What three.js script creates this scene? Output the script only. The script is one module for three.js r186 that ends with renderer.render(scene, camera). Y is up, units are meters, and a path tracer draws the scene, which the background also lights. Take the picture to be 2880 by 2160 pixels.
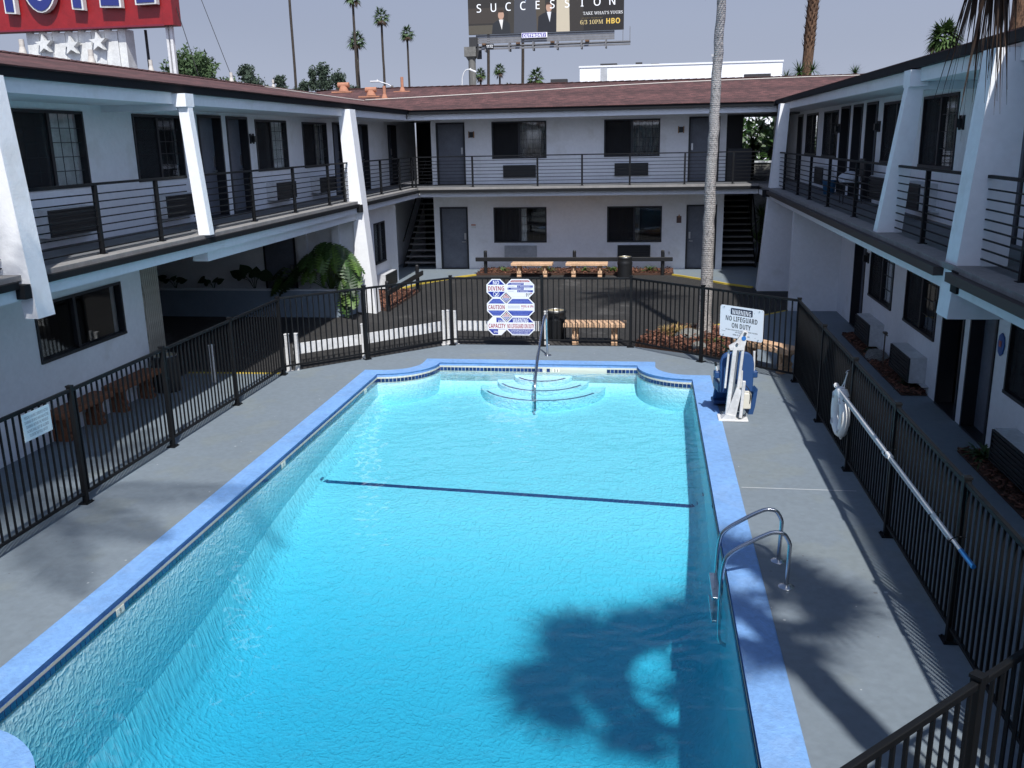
import * as THREE from 'three';
import { mergeGeometries } from 'three/addons/utils/BufferGeometryUtils.js';
import { RoundedBoxGeometry } from 'three/addons/geometries/RoundedBoxGeometry.js';

// ---------------------------------------------------------------- camera, sky, sun, exposure
const R = THREE.MathUtils.degToRad;
const scene = new THREE.Scene();
const camera = new THREE.PerspectiveCamera(45.43, 4 / 3, 0.1, 1500);
camera.position.set(0, 4.35, 0);
camera.rotation.set(R(-14.876), R(8.521), R(-1.1526), 'YXZ');
const renderer = new THREE.WebGLRenderer();
renderer.toneMapping = THREE.LinearToneMapping;
renderer.toneMappingExposure = 1.08;
renderer.shadowMap.enabled = true;

const SUN = new THREE.Vector3(0.235, 1, 0.70).normalize();
function skyTexture() {
  const W = 512, H = 256, d = new Float32Array(W * H * 4);
  const lerp = (a, b, t) => a + (b - a) * t;
  const stops = [[-90, .13, .135, .145], [-1, .16, .175, .20], [0, .40, .44, .545], [6, .35, .40, .525], [14, .26, .315, .47], [35, .105, .16, .305], [90, .05, .095, .215]];
  for (let r = 0; r < H; r++) {
    const up = ((r + .5) / H - .5) * 180;
    let k = 0; while (k < stops.length - 2 && up > stops[k + 1][0]) k++;
    const t = Math.min(1, Math.max(0, (up - stops[k][0]) / (stops[k + 1][0] - stops[k][0])));
    for (let c = 0; c < W; c++) {
      const a = ((c + .5) / W - .5) * 2 * Math.PI, e = R(up);
      const v = new THREE.Vector3(Math.cos(a) * Math.cos(e), Math.sin(e), Math.sin(a) * Math.cos(e));
      const s = Math.max(0, v.dot(SUN)), glow = 1.2 * Math.pow(s, 40) + .5 * Math.pow(s, 8);
      const side = up > 0 ? 2.3 * Math.pow(Math.max(0, (v.x * SUN.x + v.z * SUN.z) / (Math.hypot(v.x, v.z) * Math.hypot(SUN.x, SUN.z) + 1e-6)), 1.2) * Math.cos(e) : 0; // haze towards the sun, strengthened to brighten the shaded far wall
      const streak = up > 0 ? 1 + .035 * Math.sin(a * 5 + up * .5 + 2 * Math.sin(a * 2.3)) * Math.sin(up * .62 + 1.7 * Math.sin(a * 3)) : 1;
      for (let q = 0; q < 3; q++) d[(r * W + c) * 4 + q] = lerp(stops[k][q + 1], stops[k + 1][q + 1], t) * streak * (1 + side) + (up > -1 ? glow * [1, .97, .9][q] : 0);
      d[(r * W + c) * 4 + 3] = 1;
    }
  }
  const t = new THREE.DataTexture(d, W, H, THREE.RGBAFormat, THREE.FloatType);
  t.mapping = THREE.EquirectangularReflectionMapping; t.magFilter = THREE.LinearFilter; t.needsUpdate = true;
  return t;
}
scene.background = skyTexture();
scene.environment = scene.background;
const sun = new THREE.DirectionalLight(new THREE.Color(1, .975, .935), 4.9);
sun.position.copy(SUN).multiplyScalar(80).add(new THREE.Vector3(-2, 0, -18));
sun.target.position.set(-2, 0, -18);
sun.castShadow = true; sun.shadow.mapSize.set(4096, 4096); sun.shadow.radius = 2;
Object.assign(sun.shadow.camera, { left: -40, right: 40, top: 40, bottom: -40, near: 1, far: 200 });
scene.add(sun, sun.target);

// ---------------------------------------------------------------- helpers
function rng(seed) { let a = seed >>> 0; return () => { a |= 0; a = a + 0x6D2B79F5 | 0; let t = Math.imul(a ^ a >>> 15, 1 | a); t = t + Math.imul(t ^ t >>> 7, 61 | t) ^ t; return ((t ^ t >>> 14) >>> 0) / 4294967296; }; }
const V = (x, y, z) => new THREE.Vector3(x, y, z);
const taken = new Map();
function numbered(n) { const k = taken.get(n) ?? 0; taken.set(n, k + 1); return k ? n + '_' + String(k).padStart(3, '0') : n; }
function thing(name, label, category, at = [0, 0, 0], turn = 0, group) {
  const o = new THREE.Group(); o.name = numbered(name); o.position.set(...at); o.rotation.y = turn;
  o.userData = { label, category }; if (group) o.userData.group = group;
  scene.add(o); return o;
}
function mk(name, geo, mat, parent) {
  if (Array.isArray(geo)) geo = geo.length > 1 ? join(geo) : geo[0];
  const m = new THREE.Mesh(geo, mat); m.name = parent ? name : numbered(name); m.castShadow = m.receiveShadow = true;
  (parent ?? scene).add(m); return m;
}
// part whose geometry is given in world coordinates, under a thing that is not turned
function wpart(name, geo, mat, root, sub) {
  if (Array.isArray(geo)) geo = geo.length > 1 ? join(geo) : geo[0];
  geo.translate(-root.position.x, -root.position.y, -root.position.z);
  return mk(name, geo, mat, sub ?? root);
}
function struct(name, geo, mat, label, category) { const m = mk(name, geo, mat); m.userData = { kind: 'structure', label, category }; return m; }
function join(list) {
  return mergeGeometries(list.map((g) => {
    if (g.index) g = g.toNonIndexed();
    for (const k of Object.keys(g.attributes)) if (!['position', 'normal', 'uv'].includes(k)) g.deleteAttribute(k);
    return g;
  }));
}
// box from corner to corner with uv in metres
function box(x0, x1, y0, y1, z0, z1) {
  const g = new THREE.BoxGeometry(Math.abs(x1 - x0), Math.abs(y1 - y0), Math.abs(z1 - z0));
  g.translate((x0 + x1) / 2, (y0 + y1) / 2, (z0 + z1) / 2);
  return metric(g);
}
function metric(g) {
  const p = g.attributes.position, n = g.attributes.normal, uv = new Float32Array(p.count * 2);
  for (let i = 0; i < p.count; i++) {
    const ax = Math.abs(n.getX(i)), ay = Math.abs(n.getY(i)), az = Math.abs(n.getZ(i));
    if (ay >= ax && ay >= az) { uv[2 * i] = p.getX(i); uv[2 * i + 1] = p.getZ(i); }
    else if (ax > az) { uv[2 * i] = p.getZ(i); uv[2 * i + 1] = p.getY(i); }
    else { uv[2 * i] = p.getX(i); uv[2 * i + 1] = p.getY(i); }
  }
  g.setAttribute('uv', new THREE.BufferAttribute(uv, 2)); return g;
}
function rbox(w, h, d, r = .01, seg = 2) { return metric(new RoundedBoxGeometry(w, h, d, seg, r)); }
function bar(a, b, r, n = 6) {
  const d = b.clone().sub(a), g = new THREE.CylinderGeometry(r, r, d.length(), n);
  g.applyQuaternion(new THREE.Quaternion().setFromUnitVectors(V(0, 1, 0), d.normalize()));
  g.translate((a.x + b.x) / 2, (a.y + b.y) / 2, (a.z + b.z) / 2); return g;
}
function tube(pts, r, seg = 24, n = 8, tension = .5) { return new THREE.TubeGeometry(new THREE.CatmullRomCurve3(pts.map((p) => p.isVector3 ? p : V(...p)), false, 'catmullrom', tension), seg, r, n, false); }
// polygon in (x, y) pushed along z
function prismXY(pts, z0, z1) {
  const g = new THREE.ExtrudeGeometry(new THREE.Shape(pts.map((p) => new THREE.Vector2(...p))), { depth: Math.abs(z1 - z0), bevelEnabled: false });
  g.translate(0, 0, Math.min(z0, z1)); return metric(g);
}
// polygon (x, z) lying flat, thickness downwards from y
function slab(pts, y, thick, holes = []) {
  const s = new THREE.Shape(pts.map(([x, z]) => new THREE.Vector2(x, -z)));
  for (const h of holes) s.holes.push(new THREE.Path(h.map(([x, z]) => new THREE.Vector2(x, -z))));
  const g = new THREE.ExtrudeGeometry(s, { depth: thick, bevelEnabled: false, curveSegments: 12 });
  g.rotateX(-Math.PI / 2); g.translate(0, y - thick, 0); return metric(g);
}
function quads(list) { // list of [a,b,c,d] vectors
  const p = [], uv = [];
  for (const [a, b, c, d, U] of list) { for (const v of [a, b, c, a, c, d]) p.push(v.x, v.y, v.z); const t = U ?? [[0, 0], [1, 0], [1, 1], [0, 1]]; for (const k of [0, 1, 2, 0, 2, 3]) uv.push(...t[k]); }
  const g = new THREE.BufferGeometry();
  g.setAttribute('position', new THREE.Float32BufferAttribute(p, 3)); g.setAttribute('uv', new THREE.Float32BufferAttribute(uv, 2));
  g.computeVertexNormals(); return g;
}
function fromTris(p) {
  const g = new THREE.BufferGeometry(); g.setAttribute('position', new THREE.Float32BufferAttribute(p, 3));
  const uv = new Float32Array(p.length / 3 * 2); for (let i = 0; i < p.length / 3; i++) { uv[2 * i] = p[3 * i] + p[3 * i + 2]; uv[2 * i + 1] = p[3 * i + 1]; }
  g.setAttribute('uv', new THREE.BufferAttribute(uv, 2)); g.computeVertexNormals(); return g;
}

// ---------------------------------------------------------------- textures
function vnoise(seed) {
  const r = rng(seed), N = 256, t = new Float32Array(N * N); for (let i = 0; i < N * N; i++) t[i] = r();
  return (x, y, px) => { // px: period in lattice cells
    const xi = Math.floor(x), yi = Math.floor(y), fx = x - xi, fy = y - yi, sx = fx * fx * (3 - 2 * fx), sy = fy * fy * (3 - 2 * fy);
    const m = (v) => ((v % px) + px) % px, at = (a, b) => t[(m(b) % N) * N + (m(a) % N)];
    const a = at(xi, yi), b = at(xi + 1, yi), c = at(xi, yi + 1), d = at(xi + 1, yi + 1);
    return a + (b - a) * sx + (c - a) * sy + (a - b - c + d) * sx * sy;
  };
}
const N1 = vnoise(11), N2 = vnoise(23), N3 = vnoise(37);
const fbm = (n, u, v, base, oct) => { let s = 0, a = .5, f = base; for (let i = 0; i < oct; i++, a *= .5, f *= 2) s += a * n(u * f, v * f, f); return s / (1 - Math.pow(.5, oct)); };
function tex(size, metres, fn, srgb = true) {
  const d = new Uint8Array(size * size * 4);
  for (let y = 0; y < size; y++) for (let x = 0; x < size; x++) {
    const c = fn(x / size, y / size, x, y), i = (y * size + x) * 4;
    const a = Array.isArray(c) ? c : [c, c, c];
    for (let k = 0; k < 3; k++) d[i + k] = Math.max(0, Math.min(255, a[k] * 255));
    d[i + 3] = 255;
  }
  const t = new THREE.DataTexture(d, size, size); t.wrapS = t.wrapT = THREE.RepeatWrapping; t.magFilter = THREE.LinearFilter;
  if (srgb) t.colorSpace = THREE.SRGBColorSpace; t.repeat.set(1 / metres, 1 / metres); t.needsUpdate = true; return t;
}
const mixc = (a, b, t) => a.map((v, i) => v + (b[i] - v) * t);
const clamp01 = (x) => Math.max(0, Math.min(1, x));
const sst = (a, b, x) => { const t = clamp01((x - a) / (b - a)); return t * t * (3 - 2 * t); };

const stuccoBump = tex(256, 1.1, (u, v) => .55 * fbm(N1, u, v, 24, 3) + .45 * fbm(N2, u, v, 64, 2), false);
const stuccoMap = tex(512, 5.3, (u, v) => { const m = fbm(N1, u, v, 5, 4), f = fbm(N2, u, v, 90, 2), st = sst(.62, .8, fbm(N3, u, v, 11, 4)); const k = .965 + .05 * (m - .5) + .035 * (f - .5); return [k - .03 * st, k - .032 * st, k - .04 * st]; });
const deckR = rng(5);
const deckSpots = Array.from({ length: 130 }, () => [deckR(), deckR(), .0006 + .0022 * deckR() * deckR(), deckR()]);
const deckMap = tex(1024, 7.0, (u, v) => {
  const m = fbm(N1, u, v, 6, 5), f = fbm(N2, u, v, 120, 3), w = fbm(N3, u, v, 14, 4);
  let k = .545 + .035 * (m - .5) + .05 * (f - .5), warm = sst(.55, .75, w) * .012;
  let c = [k * .90 + warm, k * .985 + warm * .5, k * 1.055 - warm];
  for (const [sx, sy, r, q] of deckSpots) { const dx = Math.abs(u - sx), dy = Math.abs(v - sy); if (dx < r && dy < r) c = q < .35 ? mixc(c, [.86, .87, .86], .6) : mixc(c, [.36, .36, .36], .5); }
  return c;
});
const deckBump = tex(512, 1.6, (u, v) => .5 * fbm(N2, u, v, 60, 3) + .5 * fbm(N1, u, v, 14, 3), false);
const asphaltMap = tex(1024, 9.0, (u, v) => {
  const m = fbm(N3, u, v, 5, 5), g = fbm(N1, u, v, 170, 2), s = sst(.56, .74, fbm(N2, u, v, 8, 5)), dry = sst(.6, .72, fbm(N1, u, v, 16, 4));
  const k = .165 + .055 * (m - .5) + .09 * (g - .5) + .075 * s * dry + .02 * s; return [k * 1.02, k * 1.0, k * .985];
});
const asphaltBump = tex(512, 1.0, (u, v) => fbm(N1, u, v, 90, 2), false);
const shR = rng(77), shTone = Array.from({ length: 16 * 24 }, () => shR());
const shingleMap = tex(512, 2.24, (u, v) => {
  const row = Math.floor(v * 16), fy = v * 16 - row, off = (row * 7 % 12) / 12, col = Math.floor((u * 12 + off) % 12), fx = (u * 12 + off) % 1;
  const t = shTone[row * 24 + col], g = fbm(N2, u, v, 150, 2), m = fbm(N1, u, v, 4, 3);
  let k = .78 + .30 * (t - .5) + .42 * (g - .5) + .25 * (m - .5);
  if (fy < .09 || fx < .04) k *= .62;
  return [.43 * k, .285 * k, .275 * k];
});
const shingleBump = tex(512, 2.24, (u, v) => { const r = v * 16, f = r - Math.floor(r); return .25 + .5 * (1 - f) + .2 * fbm(N2, u, v, 150, 2); }, false);
const grainMap = tex(256, 1.3, (u, v) => { const k = .86 + .22 * (fbm(N1, u, v, 40, 3) - .5) + .22 * (fbm(N3, u, v, 7, 3) - .5); return [k, k, k]; });
const worn = tex(256, 2.1, (u, v) => { const k = .9 + .16 * (fbm(N3, u, v, 9, 4) - .5) + .1 * (fbm(N2, u, v, 60, 2) - .5); return [k, k, k]; });
const copingMap = tex(512, 2.6, (u, v) => { const m = fbm(N1, u, v, 6, 5), f = fbm(N2, u, v, 70, 3), w = sst(.57, .72, fbm(N3, u, v, 12, 5)), d = sst(.62, .7, fbm(N2, u, v, 22, 4)); const k = 1 + .12 * (m - .5) + .14 * (f - .5); return mixc(mixc([.455 * k, .618 * k, .82 * k], [.56, .66, .80], .2 * w), [.40, .52, .68], .18 * d); });
const grainBump = tex(256, .6, (u, v) => fbm(N2, u, v, 40, 3), false);
// pool plaster relief, ridges shaped to imitate the net of light under water
const causticBump = tex(1024, 4.6, (u, v) => {
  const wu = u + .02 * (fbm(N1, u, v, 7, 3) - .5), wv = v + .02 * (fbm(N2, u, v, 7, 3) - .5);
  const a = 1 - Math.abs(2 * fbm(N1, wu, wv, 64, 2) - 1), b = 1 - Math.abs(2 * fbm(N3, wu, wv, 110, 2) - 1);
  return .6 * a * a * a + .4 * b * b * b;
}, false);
const ringMap = tex(512, 1.0, (u, v) => { const w = v * 24 + .9 * (fbm(N1, u, v, 8, 3) - .5), f = w - Math.floor(w), g = fbm(N2, u, v, 70, 3), k = .60 + .35 * (g - .5) - .25 * sst(.82, 1, f) + .12 * sst(0, .25, f) - .16 * sst(.63, .72, fbm(N3, u, v, 30, 2)); return [k * 1.0, k * .97, k * .95]; });
const ringBump = tex(512, 1.0, (u, v) => { const w = v * 24 + .9 * (fbm(N1, u, v, 8, 3) - .5), f = w - Math.floor(w); return .3 + .5 * sst(0, .7, f) + .3 * (fbm(N2, u, v, 40, 2) - .5); }, false);
const fibreMap = tex(256, .9, (u, v) => { const k = .75 + .5 * (N1(u * 60, v * 8, 60) - .5) + .3 * (fbm(N2, u, v, 24, 3) - .5); return [k, k * .95, k * .88]; });
const leafMap = tex(256, .5, (u, v) => { const k = .85 + .4 * (fbm(N1, u, v, 10, 3) - .5) + .2 * (N2(u * 50, v * 6, 50) - .5); return [k, k, k * .95]; });

// ---------------------------------------------------------------- materials
const std = (r, g, b, rough = .8, extra = {}) => new THREE.MeshStandardMaterial({ color: new THREE.Color().setRGB(r, g, b), roughness: rough, ...extra });
const phy = (r, g, b, rough, extra = {}) => new THREE.MeshPhysicalMaterial({ color: new THREE.Color().setRGB(r, g, b), roughness: rough, ...extra });
const M = {
  white: std(.86, .87, .89, .85, { map: stuccoMap, bumpMap: stuccoBump, bumpScale: .003 }),
  trim: std(.78, .79, .81, .6, { map: stuccoMap }),
  deck: std(.80, .80, .80, .78, { map: deckMap, bumpMap: deckBump, bumpScale: .003 }),
  balcony: std(.17, .175, .185, .8, { map: worn, bumpMap: deckBump, bumpScale: .003 }),
  slabEdge: std(.30, .29, .28, .85, { map: worn }),
  asphalt: std(1, 1, 1, .88, { map: asphaltMap, bumpMap: asphaltBump, bumpScale: .008 }),
  street: std(.13, .125, .12, .95, { map: grainMap }),
  shingle: std(1, 1, 1, .95, { map: shingleMap, bumpMap: shingleBump, bumpScale: .012 }),
  gutter: phy(.010, .011, .013, .75, { specularIntensity: .4 }),
  black: std(.010, .011, .013, .5, { map: worn }),
  fence: phy(.006, .007, .009, .62, { map: worn, specularIntensity: .5 }),
  frame: std(.011, .012, .016, .5),
  door: std(.15, .165, .20, .6, { map: worn }),
  room: std(.02, .02, .022, 1),  // near-black: the dark inside rooms and stairwell is put into the colour
  screen: std(.016, .017, .02, .9, { map: grainMap }),
  curtain: std(.80, .80, .78, .95, { map: worn, side: THREE.DoubleSide }),
  glass: phy(.93, .95, .95, .03, { transmission: 1, thickness: 0, ior: 1.5, specularIntensity: 1 }),
  grille: std(.016, .017, .018, .55),
  acBody: std(.70, .71, .72, .6, { map: worn }),
  acPale: std(.50, .52, .54, .7, { map: worn }),
  yellow: std(.62, .46, .06, .8, { map: worn }),
  mulch: std(.085, .042, .028, .95, { map: grainMap }),
  chip: std(.175, .075, .045, .9),
  soil: std(.05, .035, .025, 1, { map: grainMap }),
  terracotta: std(.78, .50, .31, .85, { map: grainMap, bumpMap: grainBump, bumpScale: .006 }),
  rustBench: std(.30, .115, .05, .85, { map: grainMap, bumpMap: grainBump, bumpScale: .006 }),
  steel: std(.62, .63, .65, .22, { metalness: 1 }),
  brushed: std(.5, .5, .5, .35, { metalness: 1 }),
  whitePaint: std(.80, .80, .80, .45, { map: worn }),
  coping: std(1, 1, 1, .6, { map: copingMap, bumpMap: grainBump, bumpScale: .004 }),
  plaster: std(.68, .83, .85, .85, { bumpMap: causticBump, bumpScale: .016 }),
  plasterWall: std(.60, .81, .84, .85, { bumpMap: causticBump, bumpScale: .010 }),
  plasterStep: std(.62, .84, .88, .85, { bumpMap: causticBump, bumpScale: .02 }),
  tile: phy(.008, .022, .11, .15, { clearcoat: .6 }),
  tile2: phy(.012, .035, .15, .15, { clearcoat: .6 }),
  tile3: phy(.005, .014, .075, .18, { clearcoat: .6 }),
  grout: std(.66, .66, .58, .9, { map: worn }),
  planter: std(.22, .28, .34, .85, { map: stuccoMap, bumpMap: stuccoBump, bumpScale: .005 }),
  planterEdge: std(.62, .66, .70, .85, { map: stuccoMap }),
  flute: std(.60, .61, .60, .8, { map: fibreMap }),
  leaf: phy(.045, .105, .022, .45, { map: leafMap, transmission: 0, side: THREE.DoubleSide }),
  leafLight: phy(.10, .185, .035, .5, { map: leafMap, side: THREE.DoubleSide }),
  leafDark: phy(.022, .055, .016, .55, { map: leafMap, side: THREE.DoubleSide }),
  palmLeaf: std(.075, .135, .035, .6, { map: leafMap, side: THREE.DoubleSide }),
  palmFar: std(.075, .125, .050, .7, { side: THREE.DoubleSide }),
  palmYellow: std(.17, .17, .05, .7, { map: leafMap, side: THREE.DoubleSide }),
  deadLeaf: std(.085, .052, .034, .85, { map: fibreMap, side: THREE.DoubleSide }),
  deadLight: std(.22, .15, .085, .85, { map: fibreMap, side: THREE.DoubleSide }),
  dryGrass: std(.34, .24, .09, .9, { side: THREE.DoubleSide }),
  grass: std(.07, .13, .03, .8, { side: THREE.DoubleSide }),
  bark: std(.95, .94, .93, .9, { map: ringMap, bumpMap: ringBump, bumpScale: .02 }),
  barkDark: std(.085, .075, .070, .95, { map: fibreMap }),
  barkShag: std(.20, .125, .085, .95, { map: fibreMap }),
  farLeaf: std(.055, .095, .035, .85, { side: THREE.DoubleSide }),
  farPine: std(.040, .062, .040, .9, { side: THREE.DoubleSide }),
  rock: std(.30, .30, .28, .95, { map: grainMap, bumpMap: grainBump, bumpScale: .03 }),
  signRed: std(.30, .010, .014, .45, { map: worn }),
  signBlue: std(.016, .026, .16, .5),
  signWhite: std(.78, .79, .77, .5, { map: worn }),
  boardGrey: std(.20, .20, .21, .8, { map: worn }),
  boardDark: std(.03, .03, .032, .8),
  poleGrey: std(.20, .195, .18, .85, { map: grainMap }),
  clay: std(.50, .23, .14, .8, { map: worn }),
  flash: std(.66, .62, .56, .7, { map: worn }),
  blueVinyl: std(.014, .055, .17, .5),
  linen: std(.55, .56, .60, .9),
  red: std(.42, .02, .03, .6),
  foam: std(.82, .82, .80, .55),
  poleBlue: std(.02, .16, .42, .5),
  canInside: std(.75, .66, .45, .3, { metalness: .7 }),
};

// ================================================================= GROUND, DECK, POOL
const arc = (cx, cz, r, a0, a1, n = 14) => Array.from({ length: n + 1 }, (_, i) => { const a = R(a0 + (a1 - a0) * i / n); return [cx + r * Math.cos(a), cz + r * Math.sin(a)]; });
const PX0 = -5.15, PX1 = .87, PZ0 = -17.72, PZ1 = -4.55, PR = 1.02, CW = .33;
// the pool's outline, seen from above; each corner is cut by a quarter disc of deck
function outline(o) {
  const r = PR - o, c = [];
  const push = (...a) => c.push(...a);
  // z grows towards the camera; angles from +x towards +z
  if (o) push([PX0 - o, PZ0 + r]);
  push(...arc(PX0, PZ0, r, 90, 0)); if (o) push([PX0 + r, PZ0 - o], [PX1 - r, PZ0 - o]);
  push(...arc(PX1, PZ0, r, 180, 90)); if (o) push([PX1 + o, PZ0 + r], [PX1 + o, PZ1 - r]);
  push(...arc(PX1, PZ1, r, 270, 180)); if (o) push([PX1 - r, PZ1 + o], [PX0 + r, PZ1 + o]);
  push(...arc(PX0, PZ1, r, 360, 270)); if (o) push([PX0 - o, PZ1 - r]);
  return c;
}
const inner = outline(0), outer = outline(CW);

const gnd = new THREE.Shape([[-700, -500], [700, -500], [700, 900], [-700, 900]].map((p) => new THREE.Vector2(...p)));
gnd.holes.push(new THREE.Path([[PX0 - .6, -PZ1 - 1], [PX1 + .6, -PZ1 - 1], [PX1 + .6, -PZ0 + 1], [PX0 - .6, -PZ0 + 1]].map((p) => new THREE.Vector2(...p))));
const gg = new THREE.ShapeGeometry(gnd); gg.rotateX(-Math.PI / 2); gg.translate(0, -.16, 0);
struct('ground', metric(gg), M.street, 'wide flat ground of the surrounding blocks', 'ground');
struct('courtyard_asphalt', slab([[-17.5, -15.9], [-9.2, -15.9], [-7.2, -15.9], [-4.3, -19], [-.3, -19], [1.2, -17.6], [2.5, -20.2], [4.9, -23.2], [4.9, -31.9], [-9.2, -31.9], [-9.2, -23.4], [-17.5, -23.4]], -.04, .1), M.asphalt, 'dark sealed asphalt of the motel courtyard and driveway', 'asphalt');
const deckEdge = [[-9, 7], [4.78, 7], [4.78, -23.97], [3.52, -23.97], [1.5, -21.85], [1.95, -20.7], [1.72, -18.4], [-.30, -19.52], [-4.26, -19.52], [-7.12, -16.72], [-9, -16.66]];
struct('pool_deck', slab(deckEdge, 0, .14, [outer]), M.deck, 'blue-grey painted concrete deck around the pool', 'deck');
// expansion joint and painted edges
struct('deck_joint', slab([[1.25, -11.31], [2.66, -11.31], [2.66, -11.30], [1.25, -11.30]], .003, .002), std(.5, .52, .54, .9), 'thin pale joint line across the pool deck', 'joint');
for (const [pts, label] of [[[[-9, -16.66], [-7.12, -16.72], [-7.12, -16.62], [-9, -16.56]], 'yellow painted edge of the deck at the driveway'], [[[3.52, -23.97], [1.5, -21.85], [1.58, -21.80], [3.60, -23.93]], 'yellow painted edge of the walkway by the right wing']]) struct('kerb_paint', slab(pts, .006, .12), M.yellow, label, 'kerb');

// back walkways with rounded corners, and the bed between them
const curveL = [[-7.6, -26.9], [-7.5, -27.5], [-7.2, -28.4], [-6.7, -29.2], [-6.2, -29.95], [-5.75, -30.4]], curveR = [[.88, -30.5], [1.25, -30.1], [1.65, -29.62], [2.4, -28.6], [3.15, -27.9]];
struct('walkway_back_left', slab([[-9, -26.9], ...curveL, [-5.75, -31.75], [-7.36, -31.75], [-7.36, -37], [-9, -37]], 0, .12), M.deck, 'grey painted walkway in front of the left stairs', 'walkway');
struct('walkway_back_right', slab([...curveR, [4.78, -27.9], [4.78, -38], [2.5, -38], [2.5, -31.75], [.88, -31.75]], 0, .12), M.deck, 'grey painted walkway in front of the right stairs', 'walkway');
function edgeStrip(c, w) { const out = c.map(([x, z], i) => { const a = c[Math.max(0, i - 1)], b = c[Math.min(c.length - 1, i + 1)], l = Math.hypot(b[0] - a[0], b[1] - a[1]); return [x - (b[1] - a[1]) / l * w, z + (b[0] - a[0]) / l * w]; }); return [...c, ...out.reverse()]; }
struct('kerb_paint', slab(edgeStrip(curveL, .09), .007, .12), M.yellow, 'yellow rounded kerb before the left stairs', 'kerb');
struct('kerb_paint', slab(edgeStrip(curveR, .09), .007, .12), M.yellow, 'yellow rounded kerb before the right stairs', 'kerb');

// ---- swimming pool
const pool = thing('swimming_pool', 'turquoise swimming pool with periwinkle coping and navy waterline tiles', 'pool', [-2.14, 0, -11]);
{
  const s = new THREE.Shape(outer.map(([x, z]) => new THREE.Vector2(x, -z)));
  s.holes.push(new THREE.Path(inner.map(([x, z]) => new THREE.Vector2(x, -z))));
  const g = new THREE.ExtrudeGeometry(s, { depth: .05, bevelEnabled: true, bevelSize: .022, bevelThickness: .022, bevelSegments: 3 });
  g.rotateX(-Math.PI / 2); g.translate(0, -.057, 0);
  wpart('coping', metric(g), M.coping, pool);
}
const depth = (z) => { // apparent depth of the floor below the deck
  if (z < -13) return .56 + .28 * (z - PZ0) / (-13 - PZ0);
  if (z < -8.5) return .84 + 1.16 * sst(-13, -8.2, z) * .98;
  return 1.98 + .06 * (z + 8.5);
};
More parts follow.
